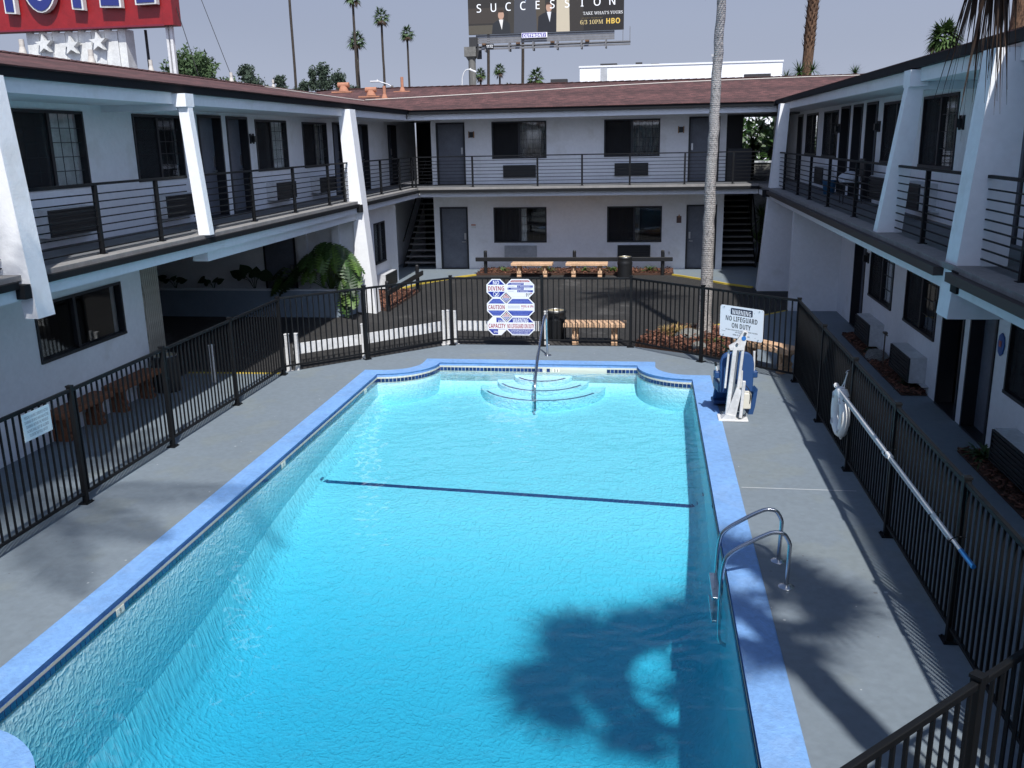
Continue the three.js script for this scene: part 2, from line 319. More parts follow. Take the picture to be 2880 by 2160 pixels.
// the floor turns up into the walls in a wide cove
const coved = (x, z) => { const d = depth(z), r = Math.min(.8, .2 + Math.max(0, d - .86) * .55), e = Math.min(x - PX0, PX1 - x, z - PZ0); if (e >= r) return d; const t = 1 - e / r; return d - r * (1 - Math.sqrt(Math.max(0, 1 - t * t))); };
{
  // walls below the coping
  const wl = [], n = inner.length;
  for (let i = 0; i < n; i++) { const a = inner[i], b = inner[(i + 1) % n], l = Math.hypot(b[0] - a[0], b[1] - a[1]); wl.push([V(a[0], -2.3, a[1]), V(b[0], -2.3, b[1]), V(b[0], -.045, b[1]), V(a[0], -.045, a[1]), [[a[0] + a[1], -2.3], [a[0] + a[1] + l, -2.3], [a[0] + a[1] + l, 0], [a[0] + a[1], 0]]]); }
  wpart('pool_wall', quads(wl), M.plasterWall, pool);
  const fl = new THREE.PlaneGeometry(PX1 - PX0, PZ1 - PZ0, 60, 90); fl.rotateX(-Math.PI / 2); fl.translate((PX0 + PX1) / 2, 0, (PZ0 + PZ1) / 2);
  const p = fl.attributes.position; for (let i = 0; i < p.count; i++) p.setY(i, -coved(p.getX(i), p.getZ(i))); fl.computeVertexNormals();
  { const uv = fl.attributes.uv; for (let i = 0; i < p.count; i++) uv.setXY(i, p.getX(i), p.getZ(i)); }
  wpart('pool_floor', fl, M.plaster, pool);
  // grout band and the row of tiles along far side, left side and the rounded corners
  const band = [];
  for (let i = 0; i < n; i++) { const a = inner[i], b = inner[(i + 1) % n], cx = -2.14, cz = -11; const sh = ([x, z]) => [x + (cx - x) * .0006, z + (cz - z) * .0006]; const A = sh(a), B = sh(b); band.push([V(A[0], -.17, A[1]), V(B[0], -.17, B[1]), V(B[0], -.046, B[1]), V(A[0], -.046, A[1])]); }
  wpart('tile_band', quads(band), M.grout, pool);
  const tg = new THREE.BoxGeometry(.067, .068, .008), tm = [M.tile, M.tile, M.tile2, M.tile3], rr = rng(3);
  const tiles = [], row = [];
  const along = (pts, list) => {
    let carry = .04;
    for (let i = 0; i < pts.length - 1; i++) {
      const a = pts[i], b = pts[i + 1], l = Math.hypot(b[0] - a[0], b[1] - a[1]), ux = (b[0] - a[0]) / l, uz = (b[1] - a[1]) / l;
      let t = carry; for (; t < l; t += .075) list.push([a[0] + ux * t, a[1] + uz * t, ux, uz]); carry = t - l;
    }
  };
  along([[-4.13, PZ0], [-.15, PZ0]], tiles); along(arc(PX0, PZ0, PR, 90, 0, 14), tiles); along(arc(PX1, PZ0, PR, 180, 90, 14), tiles); along([[PX0, PZ0 + PR], [PX0, PZ1 - PR]], tiles);
  along([[PX1, PZ0 + PR], [PX1, PZ1 - PR]], row); along(arc(PX0, PZ1, PR, 360, 270, 14), row);
  const put = ([x, z, ux, uz]) => { const inx = -2.14 - x, inz = -11 - z, s = Math.sign(-uz * inx + ux * inz) || 1; return [x - uz * s * .004, z + ux * s * .004, Math.atan2(-uz, ux)]; };
  for (const t of tiles) {
    const [x, z, a] = put(t);
    if (z < -17.7 && x > -2.02 && x < -.78 && !(x > -1.98 && x < -1.88)) continue;      // markers and bare grout on the far side
    if (x < -5.1 && (Math.abs(z + 7.62) < .07 || Math.abs(z + 11.9) < .06 || Math.abs(z + 15.9) < .06)) continue;
    const m = new THREE.Mesh(tg, tm[Math.floor(rr() * 4)]); m.name = 'tile'; m.castShadow = m.receiveShadow = true;
    m.position.set(x - pool.position.x, -.112 + .001 * (rr() - .5), z - pool.position.z); m.rotation.y = a; pool.add(m);
  }
  const rest = wpart('tile_row', row.map((t) => { const [x, z, a] = put(t), g = tg.clone(); g.rotateY(a); g.translate(x, -.112, z); return g; }), M.tile, pool); rest.userData.kind = 'stuff';
  // depth markers
  const mark = (txt) => { const c = document.createElement('canvas'); c.width = 256; c.height = 128; const x = c.getContext('2d'); x.fillStyle = '#d9d6cb'; x.fillRect(0, 0, 256, 128); x.fillStyle = '#14161c'; x.font = 'bold 120px sans-serif'; x.textAlign = 'center'; x.textBaseline = 'middle'; x.fillText(txt, 128, 70); const t = new THREE.CanvasTexture(c); t.colorSpace = THREE.SRGBColorSpace; return new THREE.MeshStandardMaterial({ map: t, roughness: .3 }); };
  for (const [txt, x, z, ry] of [['9', PX0 + .006, -7.62, Math.PI / 2], ['5', PX0 + .006, -11.9, Math.PI / 2], ['3', PX0 + .006, -15.9, Math.PI / 2], ['3 1', -1.76, PZ0 + .006, 0]]) { const g = new THREE.BoxGeometry(.14, .07, .006); g.rotateY(ry); g.translate(x, -.112, z); wpart('depth_marker', g, mark(txt), pool); }
  // slope-break tile line on the floor
  const tl = []; for (let i = 0; i < 80; i++) { const x = PX0 + .04 + i * .0755, z = -13.12 + .45 * (i / 80), g = box(x, x + .0735, -coved(x + .03, z) - .01, -coved(x + .03, z) + .008, z - .05, z + .05); tl.push(g); }
  wpart('floor_tile_line', tl, M.tile2, pool);
  // half-round steps at the shallow end
  [[1.26, -.42], [.92, -.32], [.58, -.22]].forEach(([r, y]) => {
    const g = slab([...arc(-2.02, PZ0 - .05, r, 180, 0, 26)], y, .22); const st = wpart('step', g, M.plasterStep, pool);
    const tt = []; for (let k = 1; k < 26 * r; k++) { const a = Math.PI * k / (26 * r); if (a < .5 || a > Math.PI - .5) continue; const b = new THREE.BoxGeometry(.118, .012, .04); b.rotateY(Math.PI / 2 - a); b.translate(-2.02 + Math.cos(a) * (r - .06), y + .004, PZ0 - .05 + Math.sin(a) * (r - .06)); tt.push(b); }
    wpart('step_edge_tile', tt, M.tile2, pool, st);
  });
}
// ---- the water: a rippled surface over a clear body that takes up red light with depth
const waterY = -.128;
{
  const nx = 170, nz = 360, g = new THREE.PlaneGeometry(PX1 - PX0 - .006, PZ1 - PZ0 - .006, nx, nz); g.rotateX(-Math.PI / 2); g.translate((PX0 + PX1) / 2, 0, (PZ0 + PZ1) / 2);
  const p = g.attributes.position, W = 97;
  for (let i = 0; i < p.count; i++) {
    const x = p.getX(i), z = p.getZ(i);
    const wx = x + .25 * (N2(x * 1.3 + 40, z * 1.3 + 60, 128) - .5), wz = z + .25 * (N3(x * 1.3 + 40, z * 1.3 + 60, 128) - .5);
    const a = 1 - Math.abs(2 * N1(wx * 5.5 + 40, wz * 7.5 + 150, 256) - 1), b = N2(wx * 11 + 80, wz * 14 + 250, 256), c = N3(wx * 2 + 20, wz * 2.4 + 60, 128);
    const calm = .55 + .75 * N1(x * .5 + 30, z * .5 + 40, 64);
    p.setY(i, waterY + calm * (.010 * (a - .5) + .006 * (b - .5)) + .012 * (c - .5));
  }
  g.computeVertexNormals();
  const water = thing('pool_water', 'clear rippled turquoise water filling the pool', 'water', [-2.14, 0, -11]);
  water.userData.kind = 'structure';
  wpart('water_surface', g, phy(.97, .99, 1, .04, { transmission: 1, thickness: 0, ior: 1.33 }), water);
  const body = new THREE.ExtrudeGeometry(new THREE.Shape(inner.map(([x, z]) => new THREE.Vector2(PX0 + (x - PX0) * .9985 + .004, -z))), { depth: 2.6, bevelEnabled: false }); body.rotateX(-Math.PI / 2); body.translate(0, waterY - .02 - 2.6, 0);
  wpart('water_body', metric(body), phy(.6, .85, .95, .5, { transparent: true, opacity: .004, thickness: 1, attenuationColor: new THREE.Color().setRGB(.52, .83, .895), attenuationDistance: 1 }), water);
}

// ================================================================= MOTEL WINGS
// A wall frame: u runs to the right as seen from the courtyard, y up, d out of the wall.
function wallFrame(o, U, N) {
  const Y = V(0, 1, 0), m = new THREE.Matrix4().makeBasis(U, Y, N).setPosition(o);
  const f = {};
  f.box = (u0, u1, y0, y1, d0, d1) => {
    const g = new THREE.BoxGeometry(u1 - u0, y1 - y0, d1 - d0); g.translate((u0 + u1) / 2, (y0 + y1) / 2, (d0 + d1) / 2); g.applyMatrix4(m); return metric(g);
  };
  f.wall = (u0, u1, y0, y1, thick, holes) => {
    const s = new THREE.Shape([[u0, y0], [u1, y0], [u1, y1], [u0, y1]].map((p) => new THREE.Vector2(...p)));
    for (const [a, b, c, d] of holes) s.holes.push(new THREE.Path([[a, c], [a, d], [b, d], [b, c]].map((p) => new THREE.Vector2(...p))));
    const g = new THREE.ExtrudeGeometry(s, { depth: thick, bevelEnabled: false }); g.translate(0, 0, -thick); g.applyMatrix4(m); return metric(g);
  };
  f.geo = (g) => { g.applyMatrix4(m); return g; };
  f.at = (u, y, d) => V(u, y, d).applyMatrix4(m);
  return f;
}
const LW = wallFrame(V(-9, 0, 0), V(0, 0, -1), V(1, 0, 0)), RW = wallFrame(V(4.78, 0, 0), V(0, 0, 1), V(-1, 0, 0)), BW = wallFrame(V(0, 0, -31.75), V(1, 0, 0), V(0, 0, 1)), LL = wallFrame(V(-8, 0, 0), V(0, 0, -1), V(1, 0, 0));
const CUT = .012; // openings are cut a little inside the frame that covers them

function addWindow(root, f, u0, u1, y0, y1, o = {}) {
  const w = new THREE.Group(); w.name = 'window'; root.add(w);
  const P = (n, g, m) => wpart(n, g, m, root, w), mid = (u0 + u1) / 2 + (o.shift ?? 0), t = .045;
  P('window_frame', [f.box(u0, u1, y1 - t, y1, -.10, .02), f.box(u0, u1, y0, y0 + t, -.10, .03), f.box(u0, u0 + t, y0 + t, y1 - t, -.10, .02), f.box(u1 - t, u1, y0 + t, y1 - t, -.10, .02)], M.frame);
  P('meeting_stile', f.box(mid - .035, mid + .035, y0 + t, y1 - t, -.075, -.005), M.frame);
  P('pane', f.box(u0 + t, mid - .035, y0 + t, y1 - t, -.062, -.058), M.glass);
  P('pane', f.box(mid + .035, u1 - t, y0 + t, y1 - t, -.052, -.048), M.glass);
  if (o.screen !== false) P('insect_screen', f.box(u0 + t, mid - .035, y0 + t, y1 - t, -.034, -.030), o.screenMat ?? screenMat);
  const rows = o.rows ?? 4, cols = o.cols ?? 3, mu = [];
  for (let i = 1; i < cols; i++) { const u = mid + .035 + (u1 - t - mid - .035) * i / cols; mu.push(f.box(u - .006, u + .006, y0 + t, y1 - t, -.047, -.040)); }
  for (let j = 1; j < rows; j++) { const y = y0 + t + (y1 - y0 - 2 * t) * j / rows; mu.push(f.box(mid + .035, u1 - t, y - .006, y + .006, -.0395, -.034)); }
  for (let i = 1; i < cols; i++) { const u = u0 + t + (mid - .035 - u0 - t) * i / cols; mu.push(f.box(u - .006, u + .006, y0 + t, y1 - t, -.057, -.051)); }
  for (let j = 1; j < rows; j++) { const y = y0 + t + (y1 - y0 - 2 * t) * j / rows; mu.push(f.box(u0 + t, mid - .035, y - .006, y + .006, -.0505, -.045)); }
  if (!o.plain) P('muntin', mu, M.frame);
  // curtain: a hanging sheet with folds, drawn over part of the opening
  for (const [a, b] of o.curtain ?? [[.5, 1.14]]) {
    const ua = u0 + t + (u1 - u0 - 2 * t) * a, ub = u0 + t + (u1 - u0 - 2 * t) * b, n = Math.max(6, Math.round((ub - ua) / .02)), g = new THREE.PlaneGeometry(ub - ua, y1 - y0 + .1, n, 1);
    g.translate((ua + ub) / 2, (y0 + y1) / 2, -.15); const p = g.attributes.position;
    for (let i = 0; i < p.count; i++) p.setZ(i, -.15 + .028 * Math.sin(p.getX(i) * 46 + 1.3 * Math.sin(p.getX(i) * 9)) + .01 * Math.sin(p.getX(i) * 19));
    g.computeVertexNormals(); f.geo(g); P('curtain', g, o.curtainMat ?? M.curtain);
  }
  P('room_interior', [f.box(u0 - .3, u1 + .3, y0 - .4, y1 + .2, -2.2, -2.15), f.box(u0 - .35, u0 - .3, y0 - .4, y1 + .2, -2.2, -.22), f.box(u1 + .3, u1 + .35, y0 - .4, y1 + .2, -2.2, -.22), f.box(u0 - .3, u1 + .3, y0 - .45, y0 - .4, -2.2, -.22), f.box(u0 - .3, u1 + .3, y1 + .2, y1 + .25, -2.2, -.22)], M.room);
  return [u0 + CUT, u1 - CUT, y0 + CUT, y1 - CUT];
}
const screenMat = phy(.02, .021, .024, .95, { transparent: true, opacity: .62, side: THREE.DoubleSide });
function addDoor(root, f, u0, u1, y0, y1, o = {}) {
  const w = new THREE.Group(); w.name = 'door'; root.add(w);
  const P = (n, g, m) => wpart(n, g, m, root, w), t = .055, dp = o.deep ?? .17;
  P('door_frame', [f.box(u0, u1, y1 - t, y1, -.24, .022), f.box(u0, u0 + t, y0, y1 - t, -.24, .022), f.box(u1 - t, u1, y0, y1 - t, -.24, .022)], M.frame);
  if (o.leaf !== false) P('leaf', f.box(u0 + t, u1 - t, y0 + .03, y1 - t, -dp - .045, -dp), o.mat ?? M.door);
  P('threshold', f.box(u0 + .002, u1 - .002, y0 - .0, y0 + .03, -.245, .024), M.frame);
  const h = o.hinge === 'right' ? u0 + t + .07 : u1 - t - .07;
  P('handle', [f.box(h - .03, h + .03, y0 + 1.02, y0 + 1.24, -dp, -dp + .022), f.box(h - .012, h + .012, y0 + .93, y0 + .955, -dp, -dp + .06), f.box(h - (o.hinge === 'right' ? -.012 : .11), h + (o.hinge === 'right' ? .11 : -.012), y0 + .93, y0 + .95, -dp + .045, -dp + .062)], M.brushed);
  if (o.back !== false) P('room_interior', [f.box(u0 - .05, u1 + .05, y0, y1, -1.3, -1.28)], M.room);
  return [u0 + CUT, u1 - CUT, y0, y1 - CUT];
}
function addAC(root, f, u0, u1, y0, y1, out, o = {}) {
  const w = new THREE.Group(); w.name = 'air_conditioner'; root.add(w);
  const P = (n, g, m) => wpart(n, g, m, root, w);
  P('housing', f.box(u0 - .01, u1 + .01, y0 - .01, y1 + .012, .0, out), o.pale ? M.acPale : M.acBody);
  const gm = o.pale ? M.acPale : M.grille;
  P('grille_frame', [f.box(u0, u1, y1 - .022, y1, out, out + .03), f.box(u0, u1, y0, y0 + .022, out, out + .03), f.box(u0, u0 + .022, y0 + .022, y1 - .022, out, out + .03), f.box(u1 - .022, u1, y0 + .022, y1 - .022, out, out + .03), f.box(u0 + .022, u1 - .022, y0 + .022, y1 - .022, out + .001, out + .006)], gm);
  const n = 6; for (let i = 0; i < n; i++) { const y = y0 + .022 + (y1 - y0 - .044) * (i + .5) / n, g = f.box(u0 + .024, u1 - .024, y - .016, y + .009, out + .008, out + .024); P('slat', g, gm); }
  if (o.ledge) P('drip_ledge', f.box(u1 - .35, u1 + .22, y0 - .035, y0 - .012, 0, .1), M.acBody);
}
const lampWood = std(.30, .17, .08, .6);
function addLamp(root, f, u, y, o = {}) {
  const w = new THREE.Group(); w.name = 'wall_lamp'; root.add(w);
  const P = (n, g, m) => wpart(n, g, m, root, w);
  P('back_plate', f.box(u - .07, u + .07, y - .09, y + .09, 0, .02), M.frame);
  P('lamp_body', f.box(u - .055, u + .055, y - .075, y + .06, .02, .11), M.black);
  P('bracket', [f.box(u - .10, u - .07, y - .11, y + .11, 0, .035), f.box(u + .07, u + .10, y - .11, y + .11, 0, .035)], o.dark ? M.frame : lampWood);
}
// balcony railing along an axis: posts, a top rail and eight thin rails
function addRailing(root, a, b, posts, floor = 2.9) {
  const g = new THREE.Group(); g.name = 'balcony_railing'; root.add(g);
  const alongX = Math.abs(b[0] - a[0]) > Math.abs(b[1] - a[1]), P = (n, q, m) => wpart(n, q, m, root, g);
  const run = (y0, y1, w) => alongX ? box(Math.min(a[0], b[0]), Math.max(a[0], b[0]), y0, y1, a[1] - w, a[1] + w) : box(a[0] - w, a[0] + w, y0, y1, Math.min(a[1], b[1]), Math.max(a[1], b[1]));
  P('top_rail', run(floor + .955, floor + .99, .024), M.fence);
  for (let i = 0; i < 8; i++) P('rail', run(floor + .075 + i * .108, floor + .092 + i * .108, .008), M.fence);
  for (const s of posts) { const [x, z] = alongX ? [s, a[1]] : [a[0], s]; P('post', [box(x - .028, x + .028, floor + .0, floor + .956, z - .028, z + .028), box(x - .055, x + .055, floor - .06, floor + .012, z - .05, z + .05)], M.fence); }
}
const YE = 5.34, SLB = 2.9;
const xo = (y) => -7.49 + .39 * (5.2 - y) / 5.2, mir = (x) => -3.91 - x;
function finL(pts, z0, z1) { return prismXY(pts, z0, z1); }
const mirror = (pts) => pts.map(([x, y]) => [mir(x), y]).reverse();

// ---------------- left wing
const leftWing = thing('motel_wing', 'left wing of the white two-storey motel with driveway passage', 'building', [-9, 0, -16], 0, 'wings of the white motel around the pool');
{
  const r = leftWing, P = (n, g, m) => wpart(n, g, m, r), holes = [], low = [];
  // upper floor, near to far (u = -z)
  holes.push(addWindow(r, LW, 12.42, 14.16, 3.756, 4.93, { rows: 5 }), addWindow(r, LW, 15.63, 17.37, 3.756, 4.93, { rows: 5, curtain: [[.5, 1.14]], curtainMat: M.screen }), addWindow(r, LW, 20.87, 22.77, 3.756, 4.93, { rows: 5 }), addWindow(r, LW, 23.87, 25.76, 3.745, 4.92, { rows: 5, curtain: [[.55, .85]], curtainMat: M.flute }));
  holes.push(addDoor(r, LW, 18.06, 19.12, 2.9, 4.975), addDoor(r, LW, 19.37, 20.45, 2.9, 4.97), addDoor(r, LW, 26.27, 27.3, 2.9, 4.95), addDoor(r, LW, 28.7, 29.7, 2.9, 4.93), addDoor(r, LW, 32.05, 33.15, 2.9, 4.94));
  addAC(r, LW, 12.88 - .32, 14.07 - .32, 3.085, 3.478, .26, { ledge: 1 }); addAC(r, LW, 16.37 - .35, 17.5 - .35, 3.09, 3.48, .26, { ledge: 1 }); addAC(r, LW, 21.68 - .45, 22.88 - .45, 3.08, 3.475, .26, { ledge: 1 }); addAC(r, LW, 24.72 - .5, 25.95 - .5, 3.09, 3.475, .26, { ledge: 1 });
  addLamp(r, LW, 20.62, 4.5, { dark: 1 });
  P('upper_wall', LW.wall(-6, 36, 2.9, 5.3, .2, holes), M.white);
  // ground floor: office wall with the wide dark window
  low.push(addWindow(r, LW, 12.27, 14.61, 1.22, 2.13, { plain: true, screen: false, curtain: [], shift: -.15 }));
  P('lower_wall', LW.wall(-6, 15.28, 0, 2.6, .2, low), M.white);
  // fluted pillar at the driveway
  { const fl = []; for (let i = 0; i < 8; i++) { const z = -15.33 - i * .065; fl.push(new THREE.CylinderGeometry(.034, .034, 2.6, 10).translate(-8.985, 1.3, z)); } fl.push(box(-9.3, -8.99, 0, 2.6, -15.84, -15.285)); P('fluted_pillar', fl, M.flute); }
  P('passage_wall', [box(-17.2, -9.2, 0, 2.6, -15.84, -15.64), box(-17.2, -7.62, 0, 2.6, -23.6, -23.4), box(-17.4, -17.2, 0, 2.6, -23.6, -15.64)], M.white);  // last box is an added end wall that keeps the passage dark
  addDoor(r, wallFrame(V(0, 0, -23.4), V(1, 0, 0), V(0, 0, 1)), -10.15, -9.25, 0, 2.05, { deep: -.03, back: false });
  P('pilaster', box(-9.15, -8.9, 0, 2.6, -23.4, -23.28), M.white);
  // wall beside the far fin with its own window
  const l2 = [addWindow(r, LL, 26.45, 27.6, .83, 2.05, { rows: 5, screen: false, curtain: [[0, 1]] })];
  P('side_wall', LL.wall(23.3, 28.88, 0, 2.6, .2, l2), M.white);
  P('side_wall_return', box(-9.2, -8.0, 0, 2.6, -28.98, -28.885), M.white);
  addAC(r, LL, 26.55, 27.75, .12, .52, .26);
  P('lower_wall_far', box(-9.2, -9.0, 0, 2.6, -38, -28.9), M.white);
  // slab, its edge, gutter and fascia
  P('balcony_slab', [box(-9.0, -7.46, 2.62, 2.898, -31.9, 6)], M.balcony);
  P('ceiling', box(-17.2, -7.5, 2.6, 2.619, -31.7, 6), M.trim);
  P('slab_edge', box(-7.67, -7.42, 2.84, 2.904, -29.9, 6), M.slabEdge);
  P('slab_gutter', [box(-7.459, -7.355, 2.755, 2.838, -9.85, 6), box(-7.459, -7.355, 2.755, 2.838, -23.24, -10.34), box(-7.459, -7.355, 2.755, 2.838, -29.76, -23.76)], M.gutter);
  P('gutter_end', box(-7.46, -7.30, 2.63, 2.80, -9.98, -9.86), M.gutter); P('gutter_end', box(-7.46, -7.29, 2.63, 2.82, -23.29, -23.16), M.gutter);
  P('slab_fascia', box(-7.52, -7.42, 2.604, 2.754, -29.8, 6), M.trim);
  P('header_beam', box(-7.78, -7.50, 2.43, 2.601, -23.3, -14.95), M.trim);
  // fins
  P('column', finL([[-7.78, 5.12], [-7.78, 2.9], [-7.50, 2.88], [-7.46, 2.37], [xo(2.37), 2.37], [xo(5.2), 5.2], [-7.78, 5.2]], -10.33, -10.0), M.white);
  P('column', finL([[-7.66, 5.19], [-7.52, 2.9], [xo(2.9), 2.9], [xo(5.2), 5.19]], -14.90, -14.74), M.white);
  P('column', finL([[-7.80, 5.19], [-7.70, 2.62], [-7.58, 2.4], [-7.60, 0], [xo(0), -.04], [xo(5.2), 5.19]], -23.75, -23.3), M.white);
  P('column_cap', box(-7.70, xo(5.2) + .02, 4.985, 5.192, -14.96, -14.68), M.white);
  P('cross_beam', [box(-9, -7.66, 4.93, 5.033, -14.92, -14.72)], M.white);
  // eave
  P('soffit', box(-9.0, -7.702, 5.034, 5.07, -31.6, 6), M.trim);
  P('fascia', box(-7.74, -7.70, 5.03, 5.21, -29.72, 6), M.trim);
  P('roof_gutter', box(-7.74, -7.61, 5.212, 5.335, -29.72, 6), M.gutter);
  const U = (pts) => pts;
  const roof = P('roof', quads([[V(-7.57, YE, 6), V(-7.57, YE, -29.62), V(-12, 6.12, -33.86), V(-12, 6.12, 6), [[6, 0], [-29.62, 0], [-33.86, 4.5], [6, 4.5]].map(([a, b]) => [-a, b])], [V(-12, 6.119, 6), V(-12, 6.119, -40), V(-17.4, 5.2, -40), V(-17.4, 5.2, 6), [[0, 0], [46, 0], [46, 5], [0, 5]]]]), M.shingle);
  P('roof_edge', box(-7.80, -7.575, 5.325, 5.345, -29.6, 6), M.shingle);
  { const cg = prismXY([[-.14, -.012], [0, .02], [.14, -.012], [.14, -.03], [0, 0], [-.14, -.03]], -.15, .15); cg.rotateX(.07); for (let z = -9; z > -33.5; z -= .26) { const m = new THREE.Mesh(cg, M.shingle); m.name = 'ridge_cap'; m.castShadow = m.receiveShadow = true; m.position.set(-12 + 9, 6.135, z + 16); r.add(m); } }
  P('outer_wall', box(-17.4, -17.2, 0, 5.2, -40, 6), M.white);
  // roof vents on the ridge and the conduit
  for (const [z, k] of [[-17.3, 1], [-19.6, 1.15], [-22.1, .9], [-26.6, .9], [-29.7, .7]]) { const g = [new THREE.CylinderGeometry(.05 * k, .09 * k, .16 * k, 8).translate(-12.05, 6.2, z), new THREE.CylinderGeometry(.05 * k, .05 * k, .16 * k, 8).translate(-12.05, 6.34, z)]; P('vent_pipe', g, M.flash); }
  P('conduit', tube([[-10.6, 5.92, -25.5], [-10.2, 5.84, -28], [-9.9, 5.79, -30.5], [-9.75, 5.77, -32]], .016, 30, 5), M.flash);
  addRailing(r, [-7.65, -4], [-7.65, -9.98], [-5.2, -7.6, -9.2]); addRailing(r, [-7.65, -10.35], [-7.65, -14.73], [-12.1, -13.75]); addRailing(r, [-7.65, -14.91], [-7.65, -23.28], [-17.34, -19.53, -21.78, -22.95]); addRailing(r, [-7.65, -23.78], [-7.65, -29.98], [-24.1, -26.3, -28.4, -29.95]);
  // stairs up to the corner
  for (let i = 0; i < 15; i++) P('stair_tread', box(-8.62, -7.45, .19 * (i + 1) - .045, .19 * (i + 1), -32.1 - i * .27 - .30, -32.1 - i * .27), M.slabEdge);
  P('stair_stringer', [prismXY([[0, 0], [4.3, 2.95], [4.3, 2.7], [.4, 0]], -.03, .03).rotateY(Math.PI / 2).translate(-8.66, 0, -32.05), prismXY([[0, 0], [4.3, 2.95], [4.3, 2.7], [.4, 0]], -.03, .03).rotateY(Math.PI / 2).translate(-7.42, 0, -32.05)], M.black);
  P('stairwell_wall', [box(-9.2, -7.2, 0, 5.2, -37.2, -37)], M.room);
  P('stair_handrail', tube([[-8.6, .95, -32.0], [-8.6, 3.6, -36]], .025, 4, 6), M.black);
}

// ---------------- back wing
const backWing = thing('motel_wing', 'far wing of the white motel across the end of the courtyard', 'building', [-2.4, 0, -32], 0, 'wings of the white motel around the pool');
{
  const r = backWing, P = (n, g, m) => wpart(n, g, m, r), up = [], lo = [];
  up.push(addDoor(r, BW, -7.21, -6.21, 2.9, 4.97, { deep: .08 }), addDoor(r, BW, 1.28, 2.28, 2.9, 4.98, { deep: .08, hinge: 'right' }));
  lo.push(addDoor(r, BW, -7.18, -6.19, 0, 2.15, { deep: .08 }), addDoor(r, BW, 1.28, 2.28, 0, 2.15, { deep: .08, hinge: 'right' }));
  const dk = std(.22, .225, .24, .95, { map: fibreMap, side: THREE.DoubleSide }), bw = { rows: 4, cols: 4, curtainMat: dk };
  up.push(addWindow(r, BW, -5.28, -3.42, 3.75, 4.96, { ...bw, curtain: [[.3, 1]] }), addWindow(r, BW, -1.49, .35, 3.75, 4.95, { ...bw, curtain: [[.15, 1]] }));
  lo.push(addWindow(r, BW, -5.28, -3.44, .915, 2.12, { ...bw, curtain: [[.1, .62]], curtainMat: M.curtain }), addWindow(r, BW, -1.37, .47, .915, 2.12, { ...bw, curtain: [[.2, .6]] }));
  P('wall', BW.wall(-7.39, 2.5, 0, 5.3, .2, [...up, ...lo]), M.white);
  addAC(r, BW, -4.9, -3.78, 3.12, 3.53, .06); addAC(r, BW, -1.13, -.02, 3.13, 3.54, .06); addAC(r, BW, -4.9, -3.8, .38, .80, .1, { pale: true }); addAC(r, BW, -1.0, .1, .42, .82, .08);
  addLamp(r, BW, -5.98, 4.56); addLamp(r, BW, 1.03, 4.58); 
  { const s = new THREE.Group(); s.name = 'door_plaque'; r.add(s); wpart('plaque', BW.box(-6.08, -5.92, 1.42, 1.55, 0, .012), M.signWhite, r, s); wpart('plaque_header', BW.box(-6.08, -5.92, 1.51, 1.55, .012, .016), std(.45, .13, .05, .6), r, s); }
  { const s = new THREE.Group(); s.name = 'door_plaque'; r.add(s); wpart('plaque', BW.box(.96, 1.12, 1.55, 1.78, 0, .012), std(.10, .06, .05, .6), r, s); wpart('plaque_figure', new THREE.ConeGeometry(.05, .11, 4).rotateY(.78).translate(1.04, 1.8, -31.73), std(.35, .16, .07, .6), r, s); }
  P('wall_tap', [BW.box(.72, .75, .5, .6, 0, .05)], M.brushed);
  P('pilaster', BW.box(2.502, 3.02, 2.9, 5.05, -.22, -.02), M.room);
  P('balcony_slab', box(-7.44, 3.4, 2.62, 2.897, -31.75, -29.94), M.balcony);
  P('ceiling', box(-7.45, 3.4, 2.6, 2.6185, -31.75, -29.94), M.trim);
  P('slab_edge', box(-7.42, 3.4, 2.84, 2.903, -30.02, -29.78), M.slabEdge);
  P('slab_gutter', box(-7.36, 3.36, 2.75, 2.838, -29.9, -29.715), M.gutter);
  P('slab_fascia', box(-7.42, 3.38, 2.603, 2.753, -29.93, -29.87), M.trim);
  P('corridor_slab', box(-9, -7.39, 2.66, 2.896, -33.0, -31.9), M.balcony); P('corridor_slab', box(2.5, 4.78, 2.66, 2.896, -32.4, -31.751), M.balcony); P('corridor_slab', box(3.7, 4.78, 2.66, 2.896, -36, -32.401), M.balcony);
  P('soffit', box(-7.7, 3.8, 5.036, 5.068, -31.75, -29.872), M.trim);
  P('corridor_soffit', box(-9, -7.39, 5.075, 5.10, -37, -31.751), M.boardGrey); P('corridor_soffit', box(2.5, 4.78, 5.0, 5.10, -36, -31.751), M.boardGrey);
  P('fascia', box(-7.70, 3.8, 5.03, 5.21, -29.87, -29.83), M.trim);
  P('roof_gutter', box(-7.61, 3.8, 5.205, 5.335, -29.84, -29.65), M.gutter);
  const yb = (z) => YE + .183 * (-29.62 - z), pts = [[-7.57, -29.62], [3.66, -29.62], [8.1, -33.86], [9.3, -35], [-11.7, -35], [-12.6, -34.2], [-12, -33.86]];
  const sh = new THREE.ShapeGeometry(new THREE.Shape(pts.map(([x, z]) => new THREE.Vector2(x, -z)))); { const p = sh.attributes.position, uv = sh.attributes.uv; for (let i = 0; i < p.count; i++) { const x = p.getX(i), z = -p.getY(i); uv.setXY(i, x, (-29.62 - z) * 1.017); p.setXYZ(i, x, yb(z), z); } sh.computeVertexNormals(); }
  P('roof', sh, M.shingle);
  P('roof_back_slope', quads([[V(-12.6, 6.325, -35), V(10, 6.325, -35), V(10, 5.3, -40), V(-12.6, 5.3, -40), [[0, 0], [22, 0], [22, 5], [0, 5]]]]), M.shingle);
  P('roof_edge', box(-7.6, 3.7, 5.325, 5.345, -29.63, -29.61), M.shingle);
